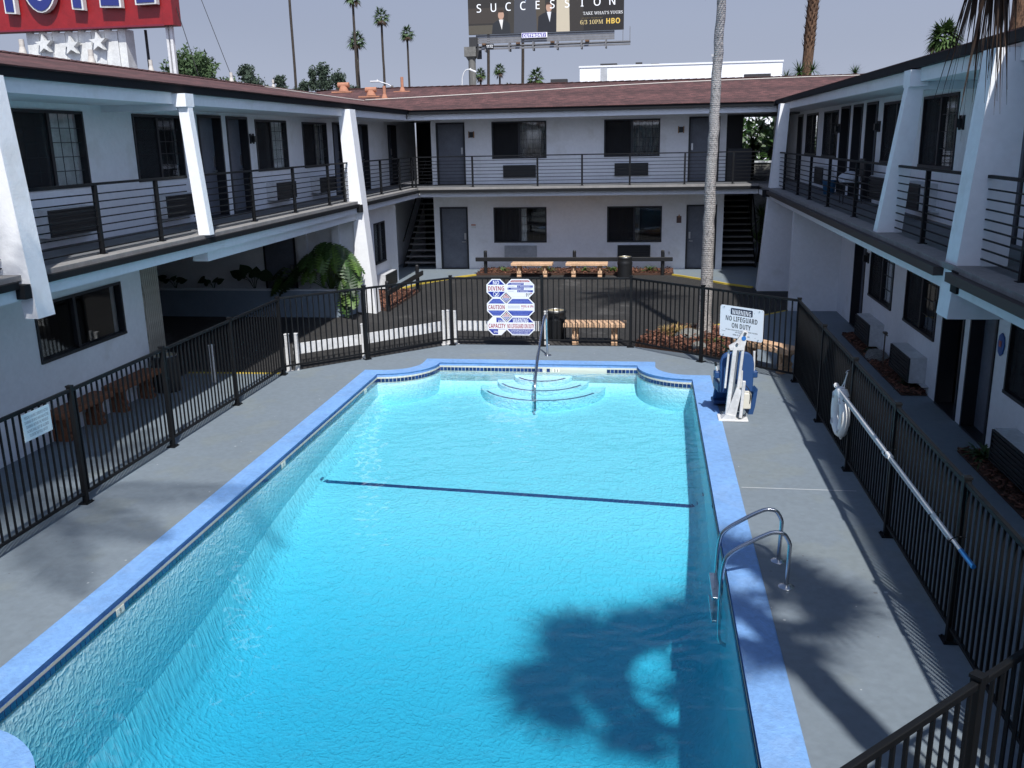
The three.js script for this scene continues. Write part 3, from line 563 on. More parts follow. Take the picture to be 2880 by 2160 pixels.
  { const cg = prismXY([[-.15, -.015], [.15, .002], [.15, .03], [-.15, .012]], -.13, .13); for (let x = -11.5; x < 9.2; x += .26) { const m = new THREE.Mesh(cg, M.shingle); m.name = 'ridge_cap'; m.castShadow = m.receiveShadow = true; m.position.set(x + 2.4, 6.325, -35 + 32); r.add(m); } }
  // clay roof vents and pipes
  for (const [x, z, s] of [[-11.2, -34.3, .72], [-9.75, -32.9, .68]]) { const y = yb(z); P('roof_vent', [new THREE.CylinderGeometry(.17 * s, .26 * s, .26 * s, 10).translate(x, y + .12, z), new THREE.CylinderGeometry(.13 * s, .13 * s, .58 * s, 12).rotateZ(Math.PI / 2).translate(x, y + .34 * s, z), box(x - .38, x + .38, y - .04, y + .01, z - .3, z + .3)], M.clay); }
  for (const [x, z, h] of [[-9.1, -32.3, .42], [-8.9, -34.0, .5]]) { const y = yb(z); P('vent_pipe', [new THREE.CylinderGeometry(.055, .055, h, 8).translate(x, y + h / 2, z), new THREE.CylinderGeometry(.06, .12, .16, 8).translate(x, y + .07, z), box(x - .3, x + .3, y - .03, y + .012, z - .12, z + .12)], M.clay); }
  P('conduit', tube([[-9.7, 5.79, -32.0], [-9.0, 5.80, -31.9], [-5, yb(-32.9) + .02, -32.9], [0, yb(-34.1) + .02, -34.1], [4.6, yb(-34.6) + .02, -34.6], [7.6, yb(-34.7) + .02, -34.7]], .016, 60, 5), M.flash);
  P('roof_hatch', box(-3.6, -3.0, 6.3, 6.47, -35.4, -35.0), M.boardDark); P('roof_hatch', box(3.3, 4.2, 6.3, 6.45, -35.3, -35), M.boardDark);
  addRailing(r, [-7.64, -30.0], [3.62, -30.0], [-7.55, -5.65, -3.53, -2.1, -.59, 1.12, 2.6]);
  P('corner_screen', box(2.55, 3.3, 2.92, 3.95, -31.5, -31.47), M.frame);
  for (let i = 0; i < 15; i++) P('stair_tread', box(2.52, 3.62, .19 * (i + 1) - .045, .19 * (i + 1), -32.1 - i * .27 - .30, -32.1 - i * .27), M.slabEdge);
  P('stair_stringer', [prismXY([[0, 0], [4.3, 2.95], [4.3, 2.7], [.4, 0]], -.03, .03).rotateY(Math.PI / 2).translate(2.50, 0, -32.05), prismXY([[0, 0], [4.3, 2.95], [4.3, 2.7], [.4, 0]], -.03, .03).rotateY(Math.PI / 2).translate(3.65, 0, -32.05)], M.black);
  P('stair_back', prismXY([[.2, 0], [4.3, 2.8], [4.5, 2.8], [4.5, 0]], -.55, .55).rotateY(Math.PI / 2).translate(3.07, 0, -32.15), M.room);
  P('stair_handrail', [tube([[3.66, .95, -32.0], [3.66, 3.8, -36]], .025, 4, 6), bar(V(3.66, 0, -32.1), V(3.66, .98, -32.1), .03)], M.black);
  P('rear_wall', box(-7.2, 2.5, 0, 5.3, -39, -38.8), M.white);
}

// ---------------- right wing
const rightWing = thing('motel_wing', 'right wing of the white motel, its rooms in shade', 'building', [4.78, 0, -16], 0, 'wings of the white motel around the pool');
{
  const r = rightWing, P = (n, g, m) => wpart(n, g, m, r), up = [], lo = [];
  const pale = std(.36, .36, .36, .95, { map: fibreMap, side: THREE.DoubleSide });
  up.push(addDoor(r, RW, -35.05, -34.1, 2.9, 4.96), addDoor(r, RW, -31.95, -30.97, 2.9, 4.96), addDoor(r, RW, -24.98, -23.9, 2.9, 5.0, { leaf: false }), addDoor(r, RW, -23.53, -22.55, 2.9, 5.0), addDoor(r, RW, -22.15, -21.1, 2.9, 5.0), addDoor(r, RW, -13.95, -12.9, 2.9, 5.0));
  up.push(addWindow(r, RW, -30.25, -28.3, 3.755, 4.95, { curtain: [] }), addWindow(r, RW, -27.33, -25.33, 3.755, 4.94, { curtain: [] }), addWindow(r, RW, -20.58, -18.65, 3.755, 4.945, { curtainMat: M.screen }), addWindow(r, RW, -17.73, -15.8, 3.755, 4.945, { curtain: [[.5, .72]], curtainMat: pale }), addWindow(r, RW, -11.7, -9.8, 3.755, 4.945));
  lo.push(addDoor(r, RW, -22.27, -21.15, 0, 2.1), addDoor(r, RW, -15.5, -14.47, 0, 2.1, { leaf: false }), addDoor(r, RW, -14.2, -13.15, 0, 2.1));
  lo.push(addWindow(r, RW, -20.67, -18.73, .95, 2.15, { curtain: [[.45, .95]], curtainMat: M.acPale }), addWindow(r, RW, -17.8, -15.87, .95, 2.15, { curtain: [[.5, 1.14]], curtainMat: M.screen }), addWindow(r, RW, -12.7, -10.8, .95, 2.15, { curtain: [] }));
  P('upper_wall', RW.wall(-38, 6, 2.9, 5.3, .2, up), M.white);
  P('lower_wall', RW.wall(-38, 6, 0, 2.6, .2, lo), M.white);
  for (const [a, b, y0, y1] of [[-18.04, -16.85, 3.08, 3.5], [-11.9, -10.7, 3.08, 3.5], [-20.5, -19.3, 3.08, 3.5], [-27.0, -25.8, 3.08, 3.5], [-20.75, -19.5, .15, .58], [-17.75, -16.5, .17, .59], [-12.5, -11.3, .18, .6]]) addAC(r, RW, a + .35, b + .35, y0, y1, .27, { ledge: 1 });
  for (const u of [-25.15, -20.9, -15.55]) addLamp(r, RW, u, 4.48, { dark: 1 });
  addLamp(r, RW, -20.95, 1.72, { dark: 1 }); addLamp(r, RW, -15.68, 1.62, { dark: 1 });
  { const s = new THREE.Group(); s.name = 'room_plaque'; r.add(s); const g = new THREE.CylinderGeometry(.11, .11, .02, 8).rotateZ(Math.PI / 2).scale(1, 1.45, 1).translate(4.765, 1.55, -12.95); wpart('plate', g, std(.03, .10, .32, .5), r, s); wpart('plate_figure', box(4.745, 4.752, 1.52, 1.60, -12.99, -12.91), std(.4, .12, .1, .6), r, s); }
  P('balcony_slab', box(3.44, 4.78, 2.62, 2.898, -31.75, 6), M.balcony);
  P('ceiling', box(3.5, 4.78, 2.6, 2.619, -31.75, 6), M.trim);
  P('slab_edge', box(3.37, 3.66, 2.84, 2.904, -29.8, 6), M.slabEdge);
  P('slab_gutter', [box(3.29, 3.41, 2.735, 2.838, -10.78, 6), box(3.29, 3.41, 2.735, 2.838, -27.28, -11.22)], std(.035, .026, .024, .6));
  P('gutter_end', box(3.36, 3.56, 2.62, 2.86, -10.79, -10.58), M.gutter); P('gutter_end', box(3.20, 3.42, 2.66, 2.85, -27.3, -27.16), M.gutter);
  P('slab_fascia', box(3.39, 3.48, 2.604, 2.733, -29.76, 6), M.trim);
  P('column', finL(mirror([[-7.85, 5.19], [-7.85, 2.9], [-7.75, 2.3], [xo(2.3), 2.3], [xo(5.2), 5.19]]), -11.2, -10.8), M.white);
  P('column', finL(mirror([[-7.82, 5.19], [-7.68, 2.9], [xo(2.9), 2.9], [-7.62, 5.19]]), -14.78, -14.56), M.white);
  P('column', finL([[mir(xo(0)), -.04], [4.78, -.04], [4.78, 2.62], [3.74, 2.62], [3.84, 5.19], [mir(xo(5.2)), 5.19]], -27.7, -27.3), M.white);
  P('column_cap', box(3.68, 3.93, 4.985, 5.215, -14.84, -14.48), M.white);
  P('cross_beam', box(3.8, 4.78, 4.94, 5.055, -14.77, -14.57), M.white); P('cross_beam', box(3.6, 4.78, 2.3, 2.601, -11.19, -10.81), M.white);
  P('partition_wall', box(3.60, 4.78, 0, 2.6, -24.12, -23.9), M.white);
  P('soffit', box(3.862, 4.78, 5.056, 5.09, -31.6, 6), M.trim);
  P('fascia', box(3.82, 3.86, 5.05, 5.235, -29.72, 6), M.trim);
  P('roof_gutter', box(3.73, 3.86, 5.237, 5.355, -29.64, 6), M.gutter);
  P('roof', quads([[V(3.725, YE + .025, -29.62), V(3.725, YE + .025, 6), V(8.1, 6.12, 6), V(8.1, 6.12, -33.86), [[-29.62, 0], [6, 0], [6, 4.5], [-33.86, 4.5]]], [V(8.1, 6.119, -40), V(8.1, 6.119, 6), V(13, 5.2, 6), V(13, 5.2, -40), [[0, 0], [46, 0], [46, 5], [0, 5]]]]), M.shingle);
  P('roof_edge', box(3.725, 3.90, 5.352, 5.362, -29.6, 6), M.shingle);
  P('outer_wall', box(12.8, 13, 0, 5.2, -38, 6), M.white);
  addRailing(r, [3.65, -3], [3.65, -10.78], [-4.9, -7.2, -9.6]); addRailing(r, [3.65, -11.22], [3.65, -14.5], [-13.05]); addRailing(r, [3.65, -14.88], [3.65, -27.28], [-17.34, -19.89, -22.14, -23.89, -26.3]);
}
// ---------------- near wing, behind and above the camera: wall, balcony floor and eave
const nearWing = thing('motel_wing', 'near wing of the white motel that closes the courtyard behind the viewer', 'building', [-2, 0, 4], 0, 'wings of the white motel around the pool');
{
  const r = nearWing, P = (n, g, m) => wpart(n, g, m, r);
  P('wall', box(-7.4, 3.6, 0, 5.2, 1.6, 1.8), M.white);
  P('balcony_slab', box(-7.3, 3.2, 2.6, 2.9, .15, 1.59), M.balcony);
  P('roof', quads([[V(-7.6, 5.34, .0), V(3.7, 5.34, .0), V(3.7, 6.2, 4.6), V(-7.6, 6.2, 4.6), [[0, 0], [11, 0], [11, 5], [0, 5]]]]), M.shingle);
  P('soffit', box(-7.4, 3.5, 5.05, 5.1, .05, 1.59), M.trim);
}

// ================================================================= FENCES, RAILS, BENCHES, BINS
function fenceRun(a, b, posts, label, o = {}) {
  const d = V(b[0] - a[0], 0, b[1] - a[1]), L = d.length(); const f = thing('pool_fence', label, 'fence', [a[0], 0, a[1]], Math.atan2(-d.z, d.x), 'black picket fence around the pool');
  mk('top_rail', rbox(L, .045, .04, .008).translate(L / 2, 1.485, 0), M.fence, f);
  mk('bottom_rail', rbox(L, .035, .035, .006).translate(L / 2, .135, 0), M.fence, f);
  const pg = new THREE.BoxGeometry(.02, 1.35, .02);
  const n = Math.round(L / .1165);
  for (let i = 1; i < n; i++) { const x = L * i / n; if (posts.some((p) => Math.abs(p - x) < .05)) continue; const m = mk('picket', pg, M.fence, f); m.position.set(x, .80, 0); }
  const post = [rbox(.062, 1.53, .062, .006).translate(0, .765, 0), new THREE.BoxGeometry(.072, .02, .072).translate(0, 1.535, 0)], postG = join(post), plate = join([new THREE.BoxGeometry(.15, .012, .13).translate(0, .008, 0), new THREE.CylinderGeometry(.01, .01, .02, 6).translate(.055, .02, .045), new THREE.CylinderGeometry(.01, .01, .02, 6).translate(-.055, .02, .045)]);
  for (const p of posts) { const m = mk('post', postG, M.fence, f); m.position.set(p, 0, 0); const q = mk('base_plate', plate, M.fence, m); }
  return f;
}
fenceRun([-7.0, -3.2], [-7.0, -16.62], [.02, 2.2, 4.55, 6.79, 9.01, 11.27, 13.38], 'long black picket fence run along the left side of the pool deck');
fenceRun([-7.03, -16.70], [-4.24, -19.41], [1.82], 'black picket fence run slanting across the far left corner of the deck');
fenceRun([-4.22, -19.43], [-.32, -19.43], [.0, 2.0, 3.9], 'black picket fence run behind the shallow end with the octagonal signs');
fenceRun([-.30, -19.40], [2.69, -16.78], [1.86], 'black picket fence run slanting across the far right corner of the deck');
fenceRun([2.70, -16.74], [2.70, -5.56], [.02, 2.46, 4.66, 6.78, 9.02, 11.16], 'long black picket fence run along the right side of the pool deck');
fenceRun([2.68, -5.50], [.30, -3.2], [.1, 1.23], 'short black picket fence run cutting the near right corner');

function guardRail(pts, posts, label) {
  const g = thing('guard_rail', label, 'guard rail', [pts[0][0], 0, pts[0][1]], 0, 'white guard rails outside the pool fence');
  for (const [x, z] of posts) {
    const p = wpart('post', [rbox(.075, .74, .075, .008).translate(x, .35, z), rbox(.088, .025, .088, .006).translate(x, .735, z)], M.whitePaint, g);
    wpart('post_foot', rbox(.14, .03, .12, .006).translate(x, -.02, z), M.whitePaint, g, p);
  }
  for (let i = 0; i < pts.length - 1; i++) {
    const a = pts[i], b = pts[i + 1], L = Math.hypot(b[0] - a[0], b[1] - a[1]), an = Math.atan2(-(b[1] - a[1]), b[0] - a[0]);
    const prof = [[0, .33], [.03, .355], [.03, .40], [-.005, .43], [-.005, .455], [.03, .485], [.03, .53], [0, .555], [-.012, .55], [-.012, .335]];
    const q = prismXY(prof, -L / 2, L / 2); q.rotateY(an + Math.PI / 2); q.translate((a[0] + b[0]) / 2, -.04, (a[1] + b[1]) / 2);
    wpart('beam', q, M.whitePaint, g);
  }
}
guardRail([[-6.95, -17.05], [-5.83, -18.1], [-4.40, -19.62]], [[-7.02, -16.92], [-6.86, -16.98], [-5.80, -18.02], [-4.43, -19.56], [-4.34, -19.63]], 'white guard rail slanting behind the far left fence corner');
guardRail([[-4.16, -19.60], [-2.16, -19.62]], [[-4.17, -19.56], [-2.16, -19.60]], 'short white guard rail behind the octagonal pool signs');
{ const g = thing('marker_post', 'lone short white post by the left driveway edge', 'post', [-8.1, 0, -15.9]); mk('post', rbox(.08, .72, .08, .008).translate(0, .36, 0), M.whitePaint, g); mk('cap', rbox(.092, .025, .092, .006).translate(0, .73, 0), M.whitePaint, g); }

function splitRail(a, b, posts, label, over = .3) {
  const g = thing('rail_fence', label, 'rail fence', [a[0], 0, a[1]], 0);
  const d = V(b[0] - a[0], 0, b[1] - a[1]).normalize();
  for (const [x, z] of posts) { const p = wpart('post', [new THREE.CylinderGeometry(.058, .062, .82, 12).translate(x, .34, z), new THREE.CylinderGeometry(.045, .058, .03, 12).translate(x, .765, z)], M.black, g); }
  const L = Math.hypot(b[0] - a[0], b[1] - a[1]) + 2 * over, q = rbox(L, .135, .055, .012); q.rotateY(Math.atan2(-d.z, d.x)); q.translate((a[0] + b[0]) / 2 - d.z * .09, .50, (a[1] + b[1]) / 2 + d.x * .09); wpart('rail', q, M.black, g);
}
splitRail([-5.39, -30.5], [.51, -30.5], [[-5.39, -30.52], [-2.39, -30.52], [.51, -30.52]], 'black single-rail timber fence along the bed below the far rooms', .32);
splitRail([-6.87, -23.67], [-6.86, -26.93], [[-6.87, -23.67], [-6.86, -26.93]], 'short black rail fence beside the tall white column at left', .3);

// cast benches with scrolled legs
function makeBench() {
  const g = new THREE.Group();
  const top = new THREE.ExtrudeGeometry(new THREE.Shape([[-.66, -.2], [.66, -.2], [.66, .2], [-.66, .2]].map((p) => new THREE.Vector2(...p))), { depth: .06, bevelEnabled: true, bevelSize: .02, bevelThickness: .02, bevelSegments: 3 });
  top.rotateX(-Math.PI / 2); top.translate(0, .415, 0); mk('seat', metric(top), M.terracotta, g);
  const s = new THREE.Shape(); s.moveTo(-.15, 0); s.lineTo(.15, 0); s.lineTo(.16, .05); s.quadraticCurveTo(.10, .075, .13, .12); s.quadraticCurveTo(.17, .17, .10, .20); s.quadraticCurveTo(.055, .26, .12, .33); s.lineTo(.16, .40); s.lineTo(-.16, .40); s.lineTo(-.12, .33); s.quadraticCurveTo(-.055, .26, -.10, .20); s.quadraticCurveTo(-.17, .17, -.13, .12); s.quadraticCurveTo(-.10, .075, -.16, .05); s.closePath();
  const lg = new THREE.ExtrudeGeometry(s, { depth: .11, bevelEnabled: true, bevelSize: .012, bevelThickness: .012, bevelSegments: 2, curveSegments: 6 }); lg.rotateY(Math.PI / 2); lg.translate(-.055, 0, 0);
  for (const x of [-.43, .43]) { const l = mk('leg', metric(lg), M.terracotta, g); l.position.set(x, 0, 0); const c = mk('carved_panel', rbox(.05, .17, .06, .012).translate(0, .27, .125), M.terracotta, l); c.position.y = 0; }
  return g;
}
const bench0 = makeBench();
[[-3.74, -29.98, 0, -.04, 'peach cast bench on asphalt, left of the two under the black rail'], [-1.94, -29.98, 0, -.04, 'peach cast bench on asphalt, right of the two under the black rail'], [-1.11, -19.92, 0, -.04, 'peach cast bench standing just outside the far pool fence'], [2.32, -17.72, R(-48), 0, 'peach cast bench behind the pool lift at the far right corner'], [-8.88, -12.78, Math.PI / 2, 0, 'rust brown bench below the office window, nearer of two'], [-8.88, -14.35, Math.PI / 2, 0, 'rust brown bench beside the fluted pillar, farther of two']].forEach(([x, z, a, y, label], i) => {
  const b = i ? bench0.clone() : bench0; b.name = numbered('bench'); b.position.set(x, y, z); b.rotation.y = a; b.userData = { label, category: 'bench', group: 'cast benches around the courtyard' }; scene.add(b);
  if (i >= 4) b.traverse((o) => { if (o.isMesh) o.material = M.rustBench; });
});
function makeCan() {
  const g = new THREE.Group();
  mk('can_body', new THREE.LatheGeometry([[.0, 0], [.235, 0], [.24, .02], [.235, .40], [.245, .42], [.245, .50], [.225, .52], [.225, .60], [.24, .62], [.24, .66], [.20, .665]].map((p) => new THREE.Vector2(...p)), 28), M.black, g);
  mk('ash_tray', new THREE.LatheGeometry([[.0, .645], [.17, .64], [.20, .668]].map((p) => new THREE.Vector2(...p)), 24), M.canInside, g);
  mk('rim', new THREE.TorusGeometry(.205, .012, 6, 28).rotateX(Math.PI / 2).translate(0, .668, 0), M.brushed, g);
  return g;
}
const can0 = makeCan();
[[-.71, -30.05, -.04, 'black round litter bin with brass tray under the far right window'], [-2.02, -20.35, -.04, 'black round litter bin behind the far fence next to the peach bench'], [-8.72, -15.3, 0, 'black round litter bin in shade at the foot of the fluted pillar']].forEach(([x, z, y, label], i) => { const b = i ? can0.clone() : can0; b.name = numbered('litter_bin'); b.position.set(x, y, z); b.userData = { label, category: 'litter bin', group: 'black litter bins' }; scene.add(b); });

// ================================================================= SIGNS AT THE POOL
function canvasMat(w, h, draw, rough = .4) { const c = document.createElement('canvas'); c.width = w; c.height = h; draw(c.getContext('2d'), w, h); const t = new THREE.CanvasTexture(c); t.colorSpace = THREE.SRGBColorSpace; return new THREE.MeshStandardMaterial({ map: t, roughness: rough }); }
function fit(x, txt, cx, cy, w, h, weight = 'bold', stretch = 1) { // text scaled into a box
  x.save(); x.font = weight + ' 100px sans-serif'; x.textAlign = 'center'; x.textBaseline = 'middle'; const m = x.measureText(txt).width; x.translate(cx, cy); x.scale(w / m, h / 74 * stretch); x.fillText(txt, 0, 4); x.restore();
}
const dashes = (x, x0, x1, y, h, seed) => { const r = rng(seed); for (let p = x0; p < x1;) { const w = h * (.4 + 1.6 * r()); x.fillRect(p, y, Math.min(w, x1 - p), h); p += w + h * .35; } };
{
  const W = 1.06, H = 1.25, X0 = -3.43, Y0 = .235;
  const mat = canvasMat(1060, 1250, (x) => {
    const BL = '#1a2c8c', RD = '#8f0d20', WH = '#dcdfe4'; x.fillStyle = WH; x.fillRect(0, 0, 1060, 1250);
    const oct = (l, t, w, h, c) => { x.beginPath(); x.moveTo(l + c, t); x.lineTo(l + w - c, t); x.lineTo(l + w, t + c); x.lineTo(l + w, t + h - c); x.lineTo(l + w - c, t + h); x.lineTo(l + c, t + h); x.lineTo(l, t + h - c); x.lineTo(l, t + c); x.closePath(); };
    for (let i = 0; i < 3; i++) for (let j = 0; j < 2; j++) {
      const l = j ? 435 : 10, w = j ? 615 : 425, t = 10 + i * 410, h = 410; x.save(); oct(l + 22, t + 22, w - 44, h - 44, 112); x.clip();
      x.fillStyle = BL; if (!(i === 0 && j === 1)) { x.fillRect(l, t, w, 125); x.fillRect(l, t + 275, w, 140); }
      x.restore();
    }
    // no diving
    x.fillStyle = WH; fit(x, 'NO', 222, 85, 150, 84); x.fillStyle = RD; fit(x, 'DIVING', 222, 210, 370, 96); x.strokeStyle = WH; x.lineWidth = 10; x.beginPath(); x.arc(222, 332, 62, 0, 7); x.moveTo(178, 290); x.lineTo(266, 376); x.stroke(); x.fillStyle = WH; x.beginPath(); x.moveTo(190, 372); x.lineTo(250, 300); x.lineTo(262, 312); x.lineTo(214, 380); x.fill();
    // respiration
    x.save(); oct(457, 32, 571, 366, 112); x.clip(); x.fillStyle = RD; x.fillRect(440, 36, 600, 40); x.fillStyle = WH; fit(x, 'CPR-ARTIFICIAL RESPIRATION', 742, 56, 360, 22);
    x.fillStyle = BL; x.fillRect(470, 92, 355, 44); x.fillRect(680, 146, 340, 46); x.fillRect(470, 196, 355, 44); x.fillRect(680, 250, 340, 44); x.fillStyle = WH; [[545, 114, 270], [735, 168, 270], [545, 218, 270], [735, 272, 230]].forEach(([a, b, w], k) => { dashes(x, a, a + w, b - 9, 7, k + 3); dashes(x, a, a + w * .8, b + 5, 7, k + 9); }); fit(x, '1', 522, 114, 14, 26); fit(x, '2', 706, 168, 18, 26); fit(x, '3', 486, 218, 18, 26); fit(x, '4', 706, 272, 18, 26);
    x.fillStyle = '#555a66'; [[485, 168], [850, 114], [850, 218], [485, 272]].forEach(([a, b], k) => { dashes(x, a, a + 150, b - 6, 4, k + 20); dashes(x, a, a + 120, b + 6, 4, k + 30); });
    x.strokeStyle = '#8a7f90'; x.lineWidth = 2; x.strokeRect(475, 308, 370, 84); x.fillStyle = '#1b1e26'; fit(x, '911', 915, 350, 100, 80); x.fillStyle = RD; x.beginPath(); x.moveTo(968, 308); x.lineTo(1040, 308); x.lineTo(968, 385); x.fill(); x.restore();
    // caution, pool and spa
    x.fillStyle = RD; fit(x, 'CAUTION', 222, 618, 372, 92); fit(x, 'POOL & SPA', 895, 600, 270, 50); fit(x, 'HOURS', 790, 655, 70, 20, '');
    x.fillStyle = '#7a7f8c'; [590, 612, 634].forEach((y, k) => dashes(x, 470, 730, y, 9, 40 + k));
    x.fillStyle = '#7d92d6'; [[120, 325, 462], [105, 340, 492], [75, 372, 522], [75, 372, 712], [110, 340, 742], [135, 315, 772], [560, 920, 458], [530, 950, 488], [500, 980, 518], [500, 980, 712], [540, 950, 742], [570, 910, 772]].forEach(([a, b, y], k) => dashes(x, a, b, y, 12, 60 + k));
    // capacity, lifeguard
    x.fillStyle = WH; x.fillRect(40, 850, 172, 105); x.fillRect(242, 1112, 190, 130); fit(x, 'POOL', 320, 932, 140, 44); x.fillStyle = RD; fit(x, 'CAPACITY', 222, 1030, 380, 96); x.fillStyle = WH; fit(x, 'SPA', 190, 1165, 90, 40); x.fillStyle = '#7d92d6'; dashes(x, 240, 330, 868, 10, 81); dashes(x, 240, 350, 890, 10, 82); dashes(x, 95, 225, 1122, 10, 83);
    x.fillStyle = WH; fit(x, 'WARNING', 742, 905, 345, 96); x.fillStyle = RD; fit(x, 'NO LIFEGUARD ON DUTY', 742, 1032, 590, 100); x.fillStyle = WH; fit(x, 'CHILDREN UNDER THE AGE OF 14 SHALL', 742, 1128, 460, 22); fit(x, 'NOT USE POOL WITHOUT A PARENT OR', 742, 1160, 420, 22); fit(x, 'ADULT GUARDIAN IN ATTENDANCE', 742, 1192, 360, 22);
    // little diamonds between
    for (const [cx, cy, s] of [[435, 420, 88], [435, 830, 84]]) { x.save(); x.beginPath(); x.moveTo(cx, cy - s - 14); x.lineTo(cx + s + 14, cy); x.lineTo(cx, cy + s + 14); x.lineTo(cx - s - 14, cy); x.closePath(); x.fillStyle = WH; x.fill(); x.beginPath(); x.moveTo(cx, cy - s); x.lineTo(cx + s, cy); x.lineTo(cx, cy + s); x.lineTo(cx - s, cy); x.clip(); x.fillStyle = RD; x.fillRect(cx - s, cy - s, 2 * s, s - 6); x.fillStyle = BL; x.fillRect(cx - s, cy + 8, 2 * s, s); x.fillStyle = WH; dashes(x, cx - 35, cx + 35, cy - 52, 12, cy); dashes(x, cx - 50, cx + 50, cy - 32, 14, cy + 1); dashes(x, cx - 48, cx + 48, cy + 20, 14, cy + 2); dashes(x, cx - 25, cx + 25, cy + 42, 12, cy + 3); x.restore(); }
  });
  const g = thing('pool_rules_sign', 'cluster of red, white and blue octagonal pool rule plates on the fence', 'sign', [X0 + .53, 0, -19.385]);
  const plate = (pts, z, t) => { const s = new THREE.ExtrudeGeometry(new THREE.Shape(pts.map((p) => new THREE.Vector2(...p))), { depth: t, bevelEnabled: false }); const p = s.attributes.position, uv = s.attributes.uv; for (let i = 0; i < p.count; i++) uv.setXY(i, p.getX(i) / W, p.getY(i) / H); s.translate(X0, Y0, -19.385 + z); return s; };
  const oc = (l, b, w, h, c) => [[l + c, b], [l + w - c, b], [l + w, b + c], [l + w, b + h - c], [l + w - c, b + h], [l + c, b + h], [l, b + h - c], [l, b + c]];
  for (let i = 0; i < 3; i++) { const b = (2 - i) * .41 + .01; wpart('octagon_plate', plate(oc(.011, b, .423, .409, .12), 0, .006), mat, g); wpart('octagon_plate', plate(oc(.436, b, .613, .409, .12), 0, .006), mat, g); }
  for (const cy of [.83, .42]) wpart('diamond_plate', plate([[.435, cy - .1], [.535, cy], [.435, cy + .1], [.335, cy]], .0065, .004), mat, g);
}
{
  const mat = canvasMat(960, 620, (x) => {
    x.fillStyle = '#e9eef4'; x.fillRect(0, 0, 960, 620); x.fillStyle = '#1d2340'; x.beginPath(); x.roundRect(235, 38, 490, 130, 22); x.fill(); x.fillStyle = '#eef0f4'; fit(x, 'WARNING', 480, 106, 430, 92); x.fillStyle = '#20242c';
    fit(x, 'NO LIFEGUARD', 480, 240, 720, 98); fit(x, 'ON DUTY', 480, 372, 430, 98); fit(x, 'AN ADULT SHOULD BE IN ATTENDANCE WHEN CHILDREN', 490, 468, 720, 24); fit(x, 'ARE USING THE POOL', 490, 505, 280, 24); fit(x, 'SWIM AT YOUR OWN RISK', 490, 556, 380, 28);
    x.strokeStyle = '#2a2e36'; x.lineWidth = 5; x.beginPath(); x.moveTo(40, 505); x.lineTo(135, 510); x.stroke(); for (const [a, b] of [[30, 28], [930, 28], [30, 590], [930, 590], [200, 90], [760, 90], [800, 560]]) { x.beginPath(); x.arc(a, b, 6, 0, 7); x.fill(); }
  });
  const g = thing('lifeguard_sign', 'white rounded warning board reading NO LIFEGUARD ON DUTY on the fence', 'sign', [1.815, 0, -17.565], R(-41.5));
  const s = new THREE.Shape(); const w = .49, h = .305, r = .05; s.moveTo(-w + r, -h); s.lineTo(w - r, -h); s.quadraticCurveTo(w, -h, w, -h + r); s.lineTo(w, h - r); s.quadraticCurveTo(w, h, w - r, h); s.lineTo(-w + r, h); s.quadraticCurveTo(-w, h, -w, h - r); s.lineTo(-w, -h + r); s.quadraticCurveTo(-w, -h, -w + r, -h);
  const e = new THREE.ExtrudeGeometry(s, { depth: .008, bevelEnabled: false }); const p = e.attributes.position, uv = e.attributes.uv; for (let i = 0; i < p.count; i++) uv.setXY(i, (p.getX(i) + w) / (2 * w), (p.getY(i) + h) / (2 * h)); e.translate(0, .915, .035); mk('board', e, mat, g);
  for (const [a, b] of [[-.4, .27], [.4, .27], [-.4, -.27], [.4, -.27]]) mk('screw', new THREE.CylinderGeometry(.012, .012, .01, 8).rotateX(Math.PI / 2).translate(a, .915 + b, .047), M.brushed, g);
}
{
  const mat = canvasMat(520, 330, (x) => { x.fillStyle = '#cfe3ea'; x.fillRect(0, 0, 520, 330); x.fillStyle = '#33465c'; ['PERSONS HAVING CURRENTLY ACTIVE', 'DIARRHEA OR WHO HAVE HAD ACTIVE', 'DIARRHEA WITHIN THE PREVIOUS', '14 DAYS SHALL NOT BE ALLOWED', 'TO ENTER THE POOL WATER'].forEach((t, i) => fit(x, t, 260, 52 + i * 56, [450, 450, 410, 410, 340][i], 36, '')); });
  const g = thing('notice_board', 'small pale blue notice with handwritten-style lines on the left fence', 'sign', [-6.965, 0, -9.24], Math.PI / 2);
  mk('board', new THREE.BoxGeometry(.50, .32, .006).translate(0, 1.30, .02), mat, g);
  mk('tie', new THREE.BoxGeometry(.02, .05, .03).translate(.2, 1.44, .0), M.fence, g);
}

